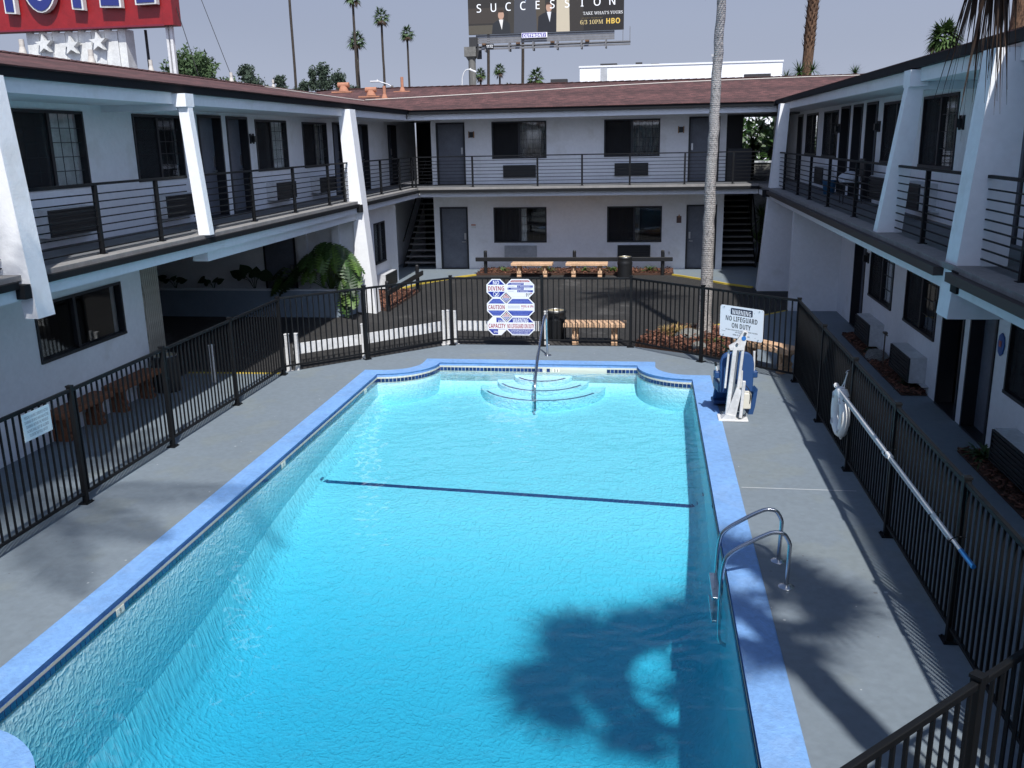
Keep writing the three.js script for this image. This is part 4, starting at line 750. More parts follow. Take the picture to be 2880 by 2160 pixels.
// ================================================================= POOL EQUIPMENT
{ // ladder rails
  const g = thing('pool_ladder', 'polished steel ladder with two bent rails on the right pool edge', 'ladder', [1.14, 0, -8.9]);
  for (const z of [.29, -.29]) {
    const rr = mk('rail', tube([[.29, 0, z], [.30, .28, z], [.30, .46, z], [.24, .565, z], [.13, .575, z], [-.02, .50, z], [-.22, .37, z], [-.305, .28, z], [-.335, .12, z], [-.345, -.1, z], [-.35, -.55, z], [-.33, -.66, z], [-.26, -.70, z]], .021, 60, 10, .3), M.steel, g);
    mk('flange', new THREE.LatheGeometry([[.0, .02], [.03, .02], [.075, .006], [.08, 0]].map((p) => new THREE.Vector2(...p)), 18).translate(.29, .001, z), M.steel, rr);
  }
  for (const y of [-.18, -.44]) mk('step', rbox(.09, .03, .56, .01).translate(-.38, y, 0), M.steel, g);
}
{ // grab rail at the steps
  const g = thing('stair_handrail', 'single polished steel handrail running down the pool steps', 'handrail', [-2.02, 0, -18.3]);
  const rr = mk('rail', tube([[0, 0, -.26], [-.01, .5, -.26], [-.015, .78, -.24], [-.02, .87, -.14], [-.03, .84, .02], [-.035, .62, .5], [-.03, .30, 1.15], [-.02, .06, 1.62], [-.01, -.12, 1.85], [0, -.55, 1.98]], .024, 60, 10, .3), M.steel, g);
  mk('flange', new THREE.LatheGeometry([[.0, .02], [.03, .02], [.08, .006], [.085, 0]].map((p) => new THREE.Vector2(...p)), 18).translate(0, .001, -.26), M.steel, g);
}
{ // pool lift with a blue chair
  const g = thing('pool_lift', 'white pool access lift with blue moulded chair on the deck', 'pool lift', [1.40, 0, -14.3]);
  const W = M.whitePaint;
  const base = prismXY([[-.22, .06], [.0, .14], [.2, .14], [.2, 0], [-.22, 0]], -.1, .1); mk('base', [rbox(.46, .03, .34, .008).translate(-.01, .018, 0), prismXY([[-.20, .03], [.02, .03], [.02, .09], [-.12, .12]], -.05, .15)], W, g);
  mk('gusset', [prismXY([[-.14, .03], [.02, .03], [.10, .50], [.02, .55]], .10, .125), prismXY([[-.14, .03], [.02, .03], [.10, .50], [.02, .55]], -.125, -.10)], W, g);
  const mast = mk('mast', [rbox(.065, 1.18, .07, .012).rotateZ(-.075).translate(-.065, .62, .06), rbox(.045, 1.15, .06, .01).rotateZ(-.075).translate(.06, .66, .05)], W, g);
  mk('mast_track', rbox(.03, .95, .02, .004).rotateZ(-.075).translate(-.01, .66, .03), M.steel, mast);
  mk('arm', rbox(.032, .62, .035, .008).rotateZ(-.06).translate(-.13, .82, .02), W, g);
  const head = mk('head', [prismXY([[-.10, 1.14], [.10, 1.14], [.13, 1.24], [.16, 1.42], [.12, 1.45], [.08, 1.43], [-.02, 1.26], [-.12, 1.2]], .02, .09)], W, g);
  mk('pivot_pin', [new THREE.CylinderGeometry(.022, .022, .11, 10).rotateX(Math.PI / 2).translate(.115, 1.41, .06), new THREE.CylinderGeometry(.02, .02, .11, 10).rotateX(Math.PI / 2).translate(.0, 1.24, .06)], M.steel, head);
  mk('maker_badge', new THREE.CylinderGeometry(.035, .035, .008, 16).rotateX(Math.PI / 2).translate(.10, 1.33, .094), std(.03, .16, .46, .5), head);
  mk('actuator', [rbox(.05, .60, .05, .01).rotateZ(-.05).translate(.115, .36, .12), rbox(.04, .42, .04, .01).translate(.10, .58, -.02)], W, g);
  mk('battery_box', rbox(.13, .26, .18, .02).translate(.19, .32, 0), std(.62, .60, .52, .6), g);
  mk('cable', tube([[.14, .6, .05], [.22, .5, .08], [.24, .36, .1], [.2, .15, .06], [.12, .05, .1]], .007, 20, 5), M.black, g);
  // the chair hangs behind the mast, facing away
  const ch = new THREE.Group(); ch.name = 'chair'; ch.position.set(.03, .12, -.30); ch.rotation.y = .12; g.add(ch);
  const bs = new THREE.Shape(); bs.moveTo(-.235, 0); bs.lineTo(.235, 0); bs.lineTo(.25, .40); bs.quadraticCurveTo(.24, .60, .12, .60); bs.lineTo(-.12, .60); bs.quadraticCurveTo(-.24, .60, -.25, .40); bs.closePath();
  mk('backrest', new THREE.ExtrudeGeometry(bs, { depth: .05, bevelEnabled: true, bevelSize: .02, bevelThickness: .02, bevelSegments: 3 }).rotateX(-.10).translate(0, .30, .1), M.blueVinyl, ch);
  mk('seat', [rbox(.50, .07, .46, .03).translate(0, .28, -.16), rbox(.05, .16, .44, .02).translate(-.25, .33, -.16), rbox(.05, .16, .44, .02).translate(.25, .33, -.16)], M.blueVinyl, ch);
  mk('leg_panel', rbox(.50, .36, .06, .03).rotateX(.5).translate(0, .13, -.42), M.blueVinyl, ch);
  mk('foot_rest', rbox(.46, .07, .26, .02).translate(-.02, -.04, -.52), M.blueVinyl, ch);
  for (const s of [-1, 1]) { mk('arm_rest', rbox(.10, .11, .15, .02).translate(s * .29, .55, .02), M.blueVinyl, ch); mk('arm_tube', bar(V(s * .29, .58, .02), V(s * .29 + (s < 0 ? -.03 : -.01), s < 0 ? .70 : .92, .03), .018, 10), W, ch); }
  mk('grip', bar(V(-.318, .69, .03), V(-.33, .75, .03), .02, 10), M.black, ch);
  const sk = mk('side_skirt', prismXY([[.20, -.22], [.30, .24], [.36, .30], [.33, .02], [.26, -.30]], -.2, .06), M.blueVinyl, ch);
}
{ // life ring on its hook and the two poles lying in hooks on the right fence
  const g = thing('life_ring', 'white life ring with rope hanging inside the right fence', 'life ring', [2.62, .73, -12.35]);
  mk('ring', new THREE.TorusGeometry(.27, .075, 14, 36).rotateY(Math.PI / 2), M.foam, g);
  for (let k = 0; k < 4; k++) { const a = Math.PI / 4 + k * Math.PI / 2; mk('band', new THREE.TorusGeometry(.079, .008, 6, 18).scale(1, 1, 5).rotateY(Math.PI / 2 + 0).translate(0, 0, 0).rotateZ(0).applyMatrix4(new THREE.Matrix4().makeRotationX(a).multiply(new THREE.Matrix4().makeTranslation(0, 0, .27)).multiply(new THREE.Matrix4().makeRotationX(0)).multiply(new THREE.Matrix4().makeRotationY(Math.PI / 2))), M.linen, g); }
  mk('rope', [tube([[.02, .33, .02], [.0, .26, .12], [-.06, 0, .34], [0, -.24, .16], [.02, -.36, .05], [.02, -.38, -.03], [0, -.30, -.12]], .009, 30, 6), tube([[.05, .55, 0], [.02, .42, .03], [0, .30, .09]], .007, 8, 5), tube([[.05, .55, 0], [.03, .42, -.04], [0, .32, -.07]], .007, 8, 5)], M.foam, g);
  mk('hook', tube([[.09, .58, 0], [.05, .57, 0], [.03, .545, 0], [.05, .53, 0]], .008, 8, 6), M.brushed, g);
}
for (const [x, y, z0, z1, tip, label] of [[2.585, 1.035, -12.55, -7.05, 1, 'long silver telescopic pole with a blue tip hung along the right fence'], [2.60, .985, -12.3, -7.7, 0, 'second white pole hung just below the blue-tipped pole on the right fence']]) {
  const g = thing('rescue_pole', label, 'pole', [x, y, (z0 + z1) / 2]); const L = (z1 - z0);
  mk('outer_tube', bar(V(0, 0, -L / 2), V(0, 0, .1), .022, 10), M.whitePaint, g); mk('inner_tube', bar(V(0, 0, .1), V(0, 0, L / 2 - (tip ? .3 : 0)), .017, 10), M.whitePaint, g);
  mk('collar', bar(V(0, 0, .05), V(0, 0, .17), .03, 12), M.foam, g); mk('end_cap', bar(V(0, 0, -L / 2 - .05), V(0, 0, -L / 2), .035, 12), M.foam, g);
  if (tip) mk('tip', bar(V(0, 0, L / 2 - .3), V(0, 0, L / 2), .021, 10), M.poleBlue, g);
  for (const q of [-L / 2 + .25, 0, L / 2 - .5]) mk('hook', tube([[.10, .03, q], [.02, .03, q], [-.03, -.01, q], [.0, -.03, q], [.03, -.02, q]], .006, 10, 5), M.fence, g);
}
{ // chair with folded linen on the right balcony
  const g = thing('chair', 'dark chair heaped with white linen on the shaded right balcony', 'chair', [4.3, 2.9, -20.9]);
  mk('seat', rbox(.44, .04, .42, .01).translate(0, .42, 0), M.black, g); mk('backrest', rbox(.04, .46, .42, .01).translate(.20, .70, -.0), std(.03, .025, .022, .6), g);
  for (const [a, b] of [[-.19, -.18], [.19, -.18], [-.19, .18], [.19, .18]]) mk('leg', bar(V(a, 0, b), V(a, .41, b), .012), M.black, g);
  const l = thing('linen_pile', 'crumpled white linen lying on the balcony chair', 'linen', [4.26, 3.34, -20.9]);
  const s = new THREE.IcosahedronGeometry(.24, 3), p = s.attributes.position; for (let i = 0; i < p.count; i++) { const v = V(p.getX(i), p.getY(i), p.getZ(i)), k = 1 + .5 * (fbm(N1, v.x * 2 + 3, v.z * 2 + v.y * 3 + 3, 3, 3) - .5); p.setXYZ(i, v.x * k, Math.max(0, v.y * .62 * k + .08), v.z * k * 1.2); } s.computeVertexNormals(); mk('bundle', s, M.linen, l);
  const c = thing('bucket', 'blue cleaning bucket standing on the right balcony by a door', 'bucket', [4.45, 2.9, -24.2]); mk('bucket_body', new THREE.LatheGeometry([[0, 0], [.13, 0], [.17, .34], [.15, .34], [.12, .02]].map((q) => new THREE.Vector2(...q)), 20), std(.02, .10, .20, .5), c); mk('bucket_handle', new THREE.TorusGeometry(.16, .006, 5, 16, Math.PI).translate(0, .34, 0), M.brushed, c);
}

// ================================================================= PLANTS
const UPV = V(0, 1, 0);
// one narrow blade from a to b with a droop, as a folded strip
function blade(p, a, dir, len, w, droop, seg = 3, side = null) {
  const s = side ?? V().crossVectors(dir, Math.abs(dir.y) > .9 ? V(1, 0, 0) : UPV).normalize(); let prev = null;
  for (let i = 0; i <= seg; i++) {
    const t = i / seg, c = a.clone().addScaledVector(dir, len * t); c.y -= droop * t * t * len;
    const hw = w * (t < .35 ? .55 + t * 1.3 : 1 - (t - .35) * 1.5) * .5, l = c.clone().addScaledVector(s, Math.max(hw, .001)), r = c.clone().addScaledVector(s, -Math.max(hw, .001));
    if (prev) for (const q of [prev[0], prev[1], r, prev[0], r, l]) p.push(q.x, q.y, q.z);
    prev = [l, r];
  }
}
// fan leaf: petiole and rays
function fanLeaf(p, base, dir, pet, L, n, droop, R_, o = {}) {
  const side = V().crossVectors(dir, UPV); if (side.lengthSq() < .01) side.set(1, 0, 0); side.normalize(); const up = V().crossVectors(side, dir).normalize();
  const hub = base.clone().addScaledVector(dir, pet); hub.y -= droop * .25 * pet;
  if (pet > .05) blade(p, base, hub.clone().sub(base).normalize(), hub.distanceTo(base), o.pw ?? .06, 0, 1, side);
  for (let i = 0; i < n; i++) {
    const a = (i / (n - 1) - .5) * 2 * (o.spread ?? 1.9), d = dir.clone().multiplyScalar(Math.cos(a)).addScaledVector(side, Math.sin(a)).addScaledVector(up, .12 * Math.cos(a * 2) + .10 * (R_() - .5)).normalize();
    blade(p, hub, d, L * (.72 + .28 * Math.cos(a * .8)) * (.88 + .24 * R_()), o.w ?? L * .10, droop * (.6 + .8 * R_()), o.seg ?? 2);
  }
}
function palmTrunk(h, r0, r1, lean, seg = 10, rows = 14, seed = 1) {
  const q = rng(seed), g = new THREE.CylinderGeometry(1, 1, h, seg, rows, true); const p = g.attributes.position, uv = g.attributes.uv;
  const wob = Array.from({ length: rows + 1 }, () => (q() - .5));
  for (let i = 0; i < p.count; i++) { const t = clamp01(p.getY(i) / h + .5), r = r0 + (r1 - r0) * Math.pow(t, .7) + (t < .05 ? r0 * .35 * (1 - t / .05) : 0), k = Math.round((1 - t) * rows), a = Math.atan2(p.getZ(i), p.getX(i)); const rr = r * (1 + .05 * Math.sin(a * 3 + k * 1.7)); p.setXYZ(i, Math.cos(a) * rr + lean[0] * t * t + .02 * wob[k] * r0 * 8, t * h, Math.sin(a) * rr + lean[1] * t * t); uv.setXY(i, uv.getX(i) * 1.2, t * h); }
  g.computeVertexNormals(); return g;
}
function fanPalm(x, z, h, o) {
  const g = thing('palm_tree', o.label, 'palm tree', [x, 0, z], 0, o.group), R_ = rng(o.seed), lean = o.lean ?? [0, 0];
  mk('trunk', palmTrunk(h, o.r0 ?? .22, o.r1 ?? .15, lean, 9, 16, o.seed), o.bark ?? M.barkDark, g);
  const c = V(lean[0], h, lean[1]), p = [], dead = [], L = (o.L ?? 1.0) * .72, n = o.n ?? 26;
  for (let i = 0; i < n; i++) {
    const a = i * 2.39996 + R_() * .4, t = (i + .5) / n, el = 1.25 - 1.85 * t + .25 * (R_() - .5), d = V(Math.cos(a) * Math.cos(el), Math.sin(el), Math.sin(a) * Math.cos(el));
    fanLeaf(t > .93 ? dead : p, c.clone().add(V(0, .1 - .3 * t, 0)), d, (o.pet ?? .8) * .68 * (.75 + .4 * R_()), L * (.85 + .3 * R_()), o.rays ?? 11, .25 + .35 * t, R_, { w: L * .26, spread: 1.6, seg: 2, pw: .04 });
  }
  mk('crown', fromTris(p), o.leaf ?? M.palmFar, g);
  if (o.skirt) for (let i = 0; i < o.skirt; i++) { const a = R_() * 6.28, d = V(Math.cos(a) * .35, -.95, Math.sin(a) * .35).normalize(); fanLeaf(dead, c.clone().add(V(Math.cos(a) * .15, -.1 - R_() * .5, Math.sin(a) * .15)), d, .3, L * (.7 + .4 * R_()), 8, .1, R_, { w: L * .11, spread: .5 }); }
  if (dead.length) mk('dead_fronds', fromTris(dead), M.deadLeaf, g);
  return g;
}
// tall street palms beyond the roofs
const far = 'street palms beyond the roofs';
fanPalm(-41.8, -110, 30, { label: 'very tall bare palm trunk left of the other street palms', seed: 31, r0: .17, r1: .14, group: far, L: 1.1 });
fanPalm(-37.3, -120, 22.3, { label: 'tallest crowned palm, its fronds cut by the top edge', seed: 32, r0: .2, r1: .15, L: 1.15, pet: .9, group: far, skirt: 5, n: 22 });
fanPalm(-39.4, -127.5, 17.9, { label: 'palm whose crown sits behind the tallest palm trunk', seed: 33, r0: .19, r1: .16, L: 1.3, pet: 1, group: far, skirt: 5 });
fanPalm(-30.9, -110, 18.5, { label: 'middle street palm with upright crown, right of the tallest', seed: 34, r0: .17, r1: .13, L: 1.0, pet: .8, group: far, skirt: 3 });
fanPalm(-29.7, -117, 17.4, { label: 'shorter street palm nearest the billboard on its left', seed: 35, r0: .16, r1: .12, L: .92, pet: .7, group: far, skirt: 4 });
fanPalm(-16.1, -95, 22, { label: 'slim palm trunk rising behind the billboard near its pole', seed: 36, r0: .17, r1: .13, lean: [.5, 0], group: far });
fanPalm(-12.65, -95, 22, { label: 'slim palm trunk rising behind the middle of the billboard', seed: 37, r0: .17, r1: .13, lean: [.5, 0], group: far });
fanPalm(-26.5, -150, 14.6, { label: 'low bushy palm peeking over the roof beside the billboard pole', seed: 38, L: 1.0, pet: .75, group: far, leaf: M.palmLeaf, skirt: 8 });
fanPalm(-23.75, -152, 15.3, { label: 'low bushy palm between the two slim trunks', seed: 39, L: 1.0, pet: .75, group: far, leaf: M.palmLeaf, skirt: 8 });
fanPalm(-21.9, -150, 12.3, { label: 'small low palm just right of the bushy palm', seed: 40, L: .9, pet: .7, group: far, leaf: M.palmLeaf });
fanPalm(-17.1, -145, 13.6, { label: 'low spreading palm alone under the right part of the billboard', seed: 41, L: 1.5, pet: 1.1, group: far, leaf: M.palmLeaf, n: 20 });
fanPalm(25.4, -90, 12.4, { label: 'bushy palm crown with brown skirt showing over the right roof', seed: 42, L: 1.6, pet: 1.1, group: far, leaf: M.palmLeaf, n: 44, skirt: 26 });
fanPalm(12.6, -36, 12, { label: 'brown palm trunk standing behind the right roof at the frame edge', seed: 43, r0: .36, r1: .3, bark: M.barkShag, group: far });
{ // shaggy trunk behind the far roof
  const g = fanPalm(6.05, -40, 15, { label: 'shaggy palm trunk studded with cut leaf stubs behind the far roof', seed: 44, r0: .16, r1: .24, bark: M.barkShag, group: far, lean: [.6, 0], L: 1.3, n: 30 }), R_ = rng(45), p = [];
  for (let i = 0; i < 360; i++) { const y = 7.5 + 6.5 * i / 360, a = i * 2.39996, t = y / 15, c = V(.6 * t * t + Math.cos(a) * .17, y, Math.sin(a) * .17), d = V(Math.cos(a) * .55, .8, Math.sin(a) * .55).normalize(); blade(p, c, d, .18 + .12 * R_(), .10, -.1, 2); }
  mk('leaf_stubs', fromTris(p), M.barkShag, g);
}
{ // ringed palm in the courtyard
  const g = thing('palm_tree', 'slender ringed grey palm trunk growing from the mulch island', 'palm tree', [1.30, 0, -20.55]);
  mk('trunk', palmTrunk(8.6, .155, .082, [.17, 0], 20, 40, 7), M.bark, g);
  const p = [], R_ = rng(8); for (let i = 0; i < 16; i++) { const a = i * 2.39996, el = .9 - 1.1 * i / 16, d = V(Math.cos(a) * Math.cos(el), Math.sin(el), Math.sin(a) * Math.cos(el)); feather(p, V(.17, 8.55, 0), d, 1.7, 26, .5, R_); }
  mk('crown', fromTris(p), M.palmLeaf, g);
  const q = []; fanLeaf(q, V(.02, 7.75, .1), V(-.3, -.95, .1).normalize(), .1, .6, 9, .1, R_, { spread: .35, w: .05 }); mk('dead_frond', fromTris(q), M.deadLeaf, g);
}
function feather(p, base, dir, L, n, droop, R_, w = .045, leafL = .42) {
  const side = V().crossVectors(dir, UPV).normalize(); let prev = base.clone();
  for (let i = 1; i <= n; i++) {
    const t = i / n, c = base.clone().addScaledVector(dir, L * t); c.y -= droop * L * t * t; const seg = c.clone().sub(prev).normalize();
    blade(p, prev, seg, c.distanceTo(prev) * 1.05, .035 * (1.1 - t), 0, 1, side);
    for (const s of [-1, 1]) { const d = side.clone().multiplyScalar(s).addScaledVector(seg, .75).add(V(0, -.25 + .5 * (R_() - .5), 0)).normalize(); blade(p, c, d, leafL * Math.sin(Math.PI * Math.min(1, .12 + .86 * t)) * (.85 + .3 * R_()) + .06, w, .25, 2); }
    prev = c;
  }
}
{ // fan palm above the near right corner; one dead frond hangs into the picture, its crown shades the pool
  const g = thing('palm_tree', 'palm at the near right corner with dead brown frond hanging into view', 'palm tree', [2.75, 0, -3.45]), R_ = rng(51);
  mk('trunk', palmTrunk(6.6, .2, .15, [-.25, -.1], 14, 20, 9), M.bark, g);
  const c = V(-.25, 6.6, -.1), p = [];
  for (let i = 0; i < 26; i++) { const a = i * 2.39996 + 1.1, el = 1.1 - 1.1 * i / 26, d = V(Math.cos(a) * Math.cos(el), Math.sin(el), Math.sin(a) * Math.cos(el)); fanLeaf(p, c, d, .75 + .25 * R_(), .78 * (.85 + .3 * R_()), 20, .22, R_, { w: .075, spread: 1.75, seg: 3 }); }
  for (const [dx, dy, dz, q] of [[-.95, .12, .1, 1.5], [-.9, .25, -.35, 1.35], [-.95, .35, .35, 1.4], [-.6, .5, -.1, 1.2]]) fanLeaf(p, c, V(dx, dy, dz).normalize(), q, 1.0, 24, .2, R_, { w: .1, spread: 1.9, seg: 3 });
  mk('crown', fromTris(p), M.palmLeaf, g);
  const dl = [], hub = V(-.98, 5.55, -2.05);
  blade(dl, c, hub.clone().sub(c).normalize(), hub.distanceTo(c), .06, 0, 2, V(.86, 0, -.5));
  for (let k = 0; k < 64; k++) { const u = R_(), a = (R_() - .5) * 1.25; blade(dl, hub.clone().add(V((R_() - .5) * .10, .15 * R_(), (R_() - .5) * .18)), V(Math.sin(a) * .34 - .02, -1, -.06 + .35 * (R_() - .5)).normalize(), .62 + .62 * u * (1 - .45 * Math.abs(a)), .014 + .018 * R_(), .08, 6, V(Math.cos(k), .1, Math.sin(k)).normalize()); }
  for (let k = 0; k < 14; k++) blade(dl, hub.clone().add(V(-.01 + .06 * (R_() - .5), .3, (R_() - .5) * .12)), V((R_() - .5) * .22, -1, (R_() - .5) * .14).normalize(), .80 + .15 * R_(), .06, .04, 4, V(Math.cos(k * 1.3), 0, Math.sin(k * 1.3)));
  mk('dead_frond', fromTris(dl), M.deadLeaf, g);
}
{ // feather palm outside the left edge; its fronds shade the left deck
  const g = thing('palm_tree', 'feather palm at the near left corner whose fronds shade the deck', 'palm tree', [-6.3, 0, -4.1]), R_ = rng(61), p = [];
  mk('trunk', palmTrunk(8.4, .17, .12, [.1, -.1], 12, 20, 10), M.bark, g);
  const c = V(.1, 8.4, -.1);
  for (const [dx, dy, dz, L] of [[2.6, .35, -.6, 3.5], [2.2, .5, 1.9, 3.4], [2.6, .6, .9, 3.0], [.3, .5, -2.6, 3.2], [-.5, .55, -2.4, 3.0], [.9, .8, -2.2, 2.8], [-2.2, .6, -.4, 2.6], [-1.2, .7, 1.8, 2.4], [.2, 2, .2, 2.2], [.3, .9, 2.4, 2.6]]) feather(p, c, V(dx, dy, dz).normalize(), L, 46, .24, R_, .04, .62);
  mk('crown', fromTris(p), M.palmLeaf, g);
}
// spiky yucca heads
function yucca(g, at, L, n, R_, mat, name = 'leaf_rosette') { const p = []; for (let i = 0; i < n; i++) { const a = i * 2.39996, el = 1.45 - 1.75 * i / n, d = V(Math.cos(a) * Math.cos(el), Math.sin(el), Math.sin(a) * Math.cos(el)); blade(p, at, d, L * (.8 + .35 * R_()), .055 * L / .7, .12 + .25 * (i / n), 3); } mk(name, fromTris(p), mat, g); }
for (const [x, y, z, L, s, label] of [[5.75, 6.7, -39, .62, 71, 'green yucca tops at the foot of the shaggy palm behind the roof'], [7.85, 6.6, -39, .5, 72, 'lone small yucca top over the right end of the far roof'], [3.85, 4.05, -36.5, .62, 73, 'bright yucca seen through the upper corner passage'], [3.98, 1.55, -33.6, .8, 74, 'drooping yucca beside the right stairs']]) {
  const g = thing('yucca', label, 'yucca', [x, 0, z], 0, 'yuccas behind the motel'), R_ = rng(s); mk('stem', palmTrunk(y, .1, .08, [0, 0], 8, 6, s), M.barkDark, g); yucca(g, V(0, y, 0), L, 70, R_, s < 73 ? M.leaf : M.leafLight); if (s !== 72) yucca(g, V(s > 72 ? .15 : -.5, y - .25, .2), L * .85, 50, R_, M.leaf); if (s >= 73) { yucca(g, V(.3, y + .5, -.3), L * .8, 50, R_, M.palmYellow); yucca(g, V(-.15, y - .8, .1), L * .9, 50, R_, M.leafLight); } if (s === 71) yucca(g, V(.5, y + .05, 0), L * .9, 50, R_, M.leaf);
}
{ const g = thing('boundary_wall', 'pale boundary wall beyond the right corner stairs', 'wall', [5, 0, -42]); mk('wall', box(-4, 8, 0, 3.2, -.15, .15), M.rock, g); mk('coping', box(-4.05, 8.05, 3.2, 3.28, -.2, .2), M.planterEdge, g); }

// ---- long planter with philodendron and elephant ears in the passage
const planter = thing('planter', 'long blue-grey planter wall along the driveway passage', 'planter', [-10.8, 0, -23]);
{
  const out = [[-17, -22.72], [-8.35, -22.72], [-8.06, -22.70], [-7.86, -22.86], [-7.66, -23.28], [-7.66, -23.38], [-17, -23.38]], inn = [[-17, -22.86], [-8.4, -22.86], [-8.12, -22.86], [-7.96, -22.96], [-7.82, -23.28], [-7.82, -23.38], [-17, -23.38]];
  wpart('planter_wall', slab([...out.slice(0, 6), ...inn.slice(0, 6).reverse()], .66, .70), M.planter, planter);
  wpart('rim', slab([...out.slice(0, 6).map(([x, z]) => [x + .02, z + .015]), ...inn.slice(0, 6).reverse()], .70, .039), M.planterEdge, planter);
  wpart('soil', slab(inn, .60, .1), M.soil, planter);
}
function lobedLeaf(L, lobes, cut) { // a leaf in the x-y plane, stem at the origin, tip at +y
  const pts = []; for (let i = 0; i <= lobes * 2; i++) { const t = i / (lobes * 2), w = .40 * L * Math.pow(Math.sin(Math.PI * (.06 + .92 * t)), .75) * (i % 2 ? 1 : cut); pts.push([w, L * (t * 1.02 - .06)]); }
  const P = []; for (let i = 0; i < pts.length - 1; i++) for (const s of [-1, 1]) { const a = pts[i], b = pts[i + 1], z = (q) => -.5 * q[0] * q[0] / L - .35 * q[1] * q[1] / L + .02; const A = [0, a[1], z([0, a[1]])], B = [0, b[1], z([0, b[1]])], C = [s * b[0], b[1] - .22 * b[0], z(b)], D = [s * a[0], a[1] - .22 * a[0], z(a)]; if (s > 0) P.push(...A, ...D, ...C, ...A, ...C, ...B); else P.push(...A, ...C, ...D, ...A, ...B, ...C); }
  return fromTris(P);
}
{
  const g = thing('philodendron', 'big philodendron with deeply cut leaves spilling from the planter end', 'plant', [-8.2, .6, -23.0]), R_ = rng(81);
  const leaves = [lobedLeaf(.60, 8, .30), lobedLeaf(.48, 7, .34), lobedLeaf(.70, 9, .28)], stems = [], up = V(0, 1, 0);
  for (let i = 0; i < 104; i++) {
    // leaves stand on a rounded mound that leans out over the planter's open corner and trails down it
    let c; const k = R_();
    if (k < .62) { const a = R_() * 6.283, e = .15 + 1.3 * R_(); c = V(Math.cos(a) * Math.cos(e) * .72, .42 + .85 * Math.sin(e), Math.sin(a) * Math.cos(e) * .38); }
    else if (k < .9) c = V(.38 + .34 * R_(), -.15 + 1.15 * R_(), .05 + .45 * R_());
    else c = V(-.75 - .5 * R_(), .25 + .4 * R_(), .1 + .25 * R_());
    const out = V(c.x * .9, .25, c.z * 1.5 + .35).normalize(), tip = V(out.x * .75, -.75 + .5 * R_(), out.z * .75).normalize(), side = V().crossVectors(tip, out).normalize(), nrm = V().crossVectors(side, tip).normalize();
    const m = mk('leaf', leaves[i % 3], [M.leaf, M.leafLight, M.leafLight, M.leaf, M.leafDark][Math.floor(R_() * 5)], g); m.position.copy(c);
    m.quaternion.setFromRotationMatrix(new THREE.Matrix4().makeBasis(side, tip, nrm.clone())); m.rotateY((R_() - .5) * .9); m.scale.setScalar(.62 + .4 * R_());
    if (i % 3 === 0) stems.push(tube([[0, -.02, 0], [c.x * .45, c.y * .55 + .12, c.z * .45], [c.x, c.y, c.z]], .009, 5, 4));
  }
  const st = mk('stems', stems, M.leafLight, g); st.userData.kind = 'stuff';
}
{ const heart = () => { const s = new THREE.Shape(); s.moveTo(0, -.04); s.bezierCurveTo(.12, -.16, .26, -.06, .2, .14); s.bezierCurveTo(.16, .26, .06, .36, 0, .46); s.bezierCurveTo(-.06, .36, -.16, .26, -.2, .14); s.bezierCurveTo(-.26, -.06, -.12, -.16, 0, -.04); const g = new THREE.ShapeGeometry(s, 6), p = g.attributes.position; for (let i = 0; i < p.count; i++) p.setZ(i, -.6 * p.getX(i) * p.getX(i) - .3 * p.getY(i) * p.getY(i)); g.computeVertexNormals(); return g; };
  const hg = heart(), R_ = rng(83);
  for (const [x, n, k, label] of [[-12.6, 5, .48, 'small elephant ear plant at the left end of the passage planter'], [-11.5, 4, .42, 'low drooping plant in the middle of the passage planter'], [-10.35, 6, .70, 'largest elephant ear plant in the passage planter']]) {
    const g = thing('elephant_ear', label, 'plant', [x, .6, -23.1], 0, 'elephant ears in the passage planter');
    for (let i = 0; i < n; i++) { const a = (i / (n - 1) - .5) * 2.4, h = (.42 + .25 * R_()) * k * 1.2, q = V(Math.sin(a) * .55 * k, h, .1 + .12 * R_()); mk('stem', tube([[0, 0, 0], [q.x * .4, h * .75, q.z * .5], [q.x, q.y, q.z]], .008, 6, 4), M.leafDark, g); const m = mk('leaf', hg, M.leafDark, g); m.position.copy(q); m.scale.setScalar(k * (.8 + .4 * R_())); m.rotation.set(-.5 - .4 * R_(), .4 * (R_() - .5), -a * 1.3 + Math.PI * (R_() > .6 ? .15 : -.12)); }
  }
}
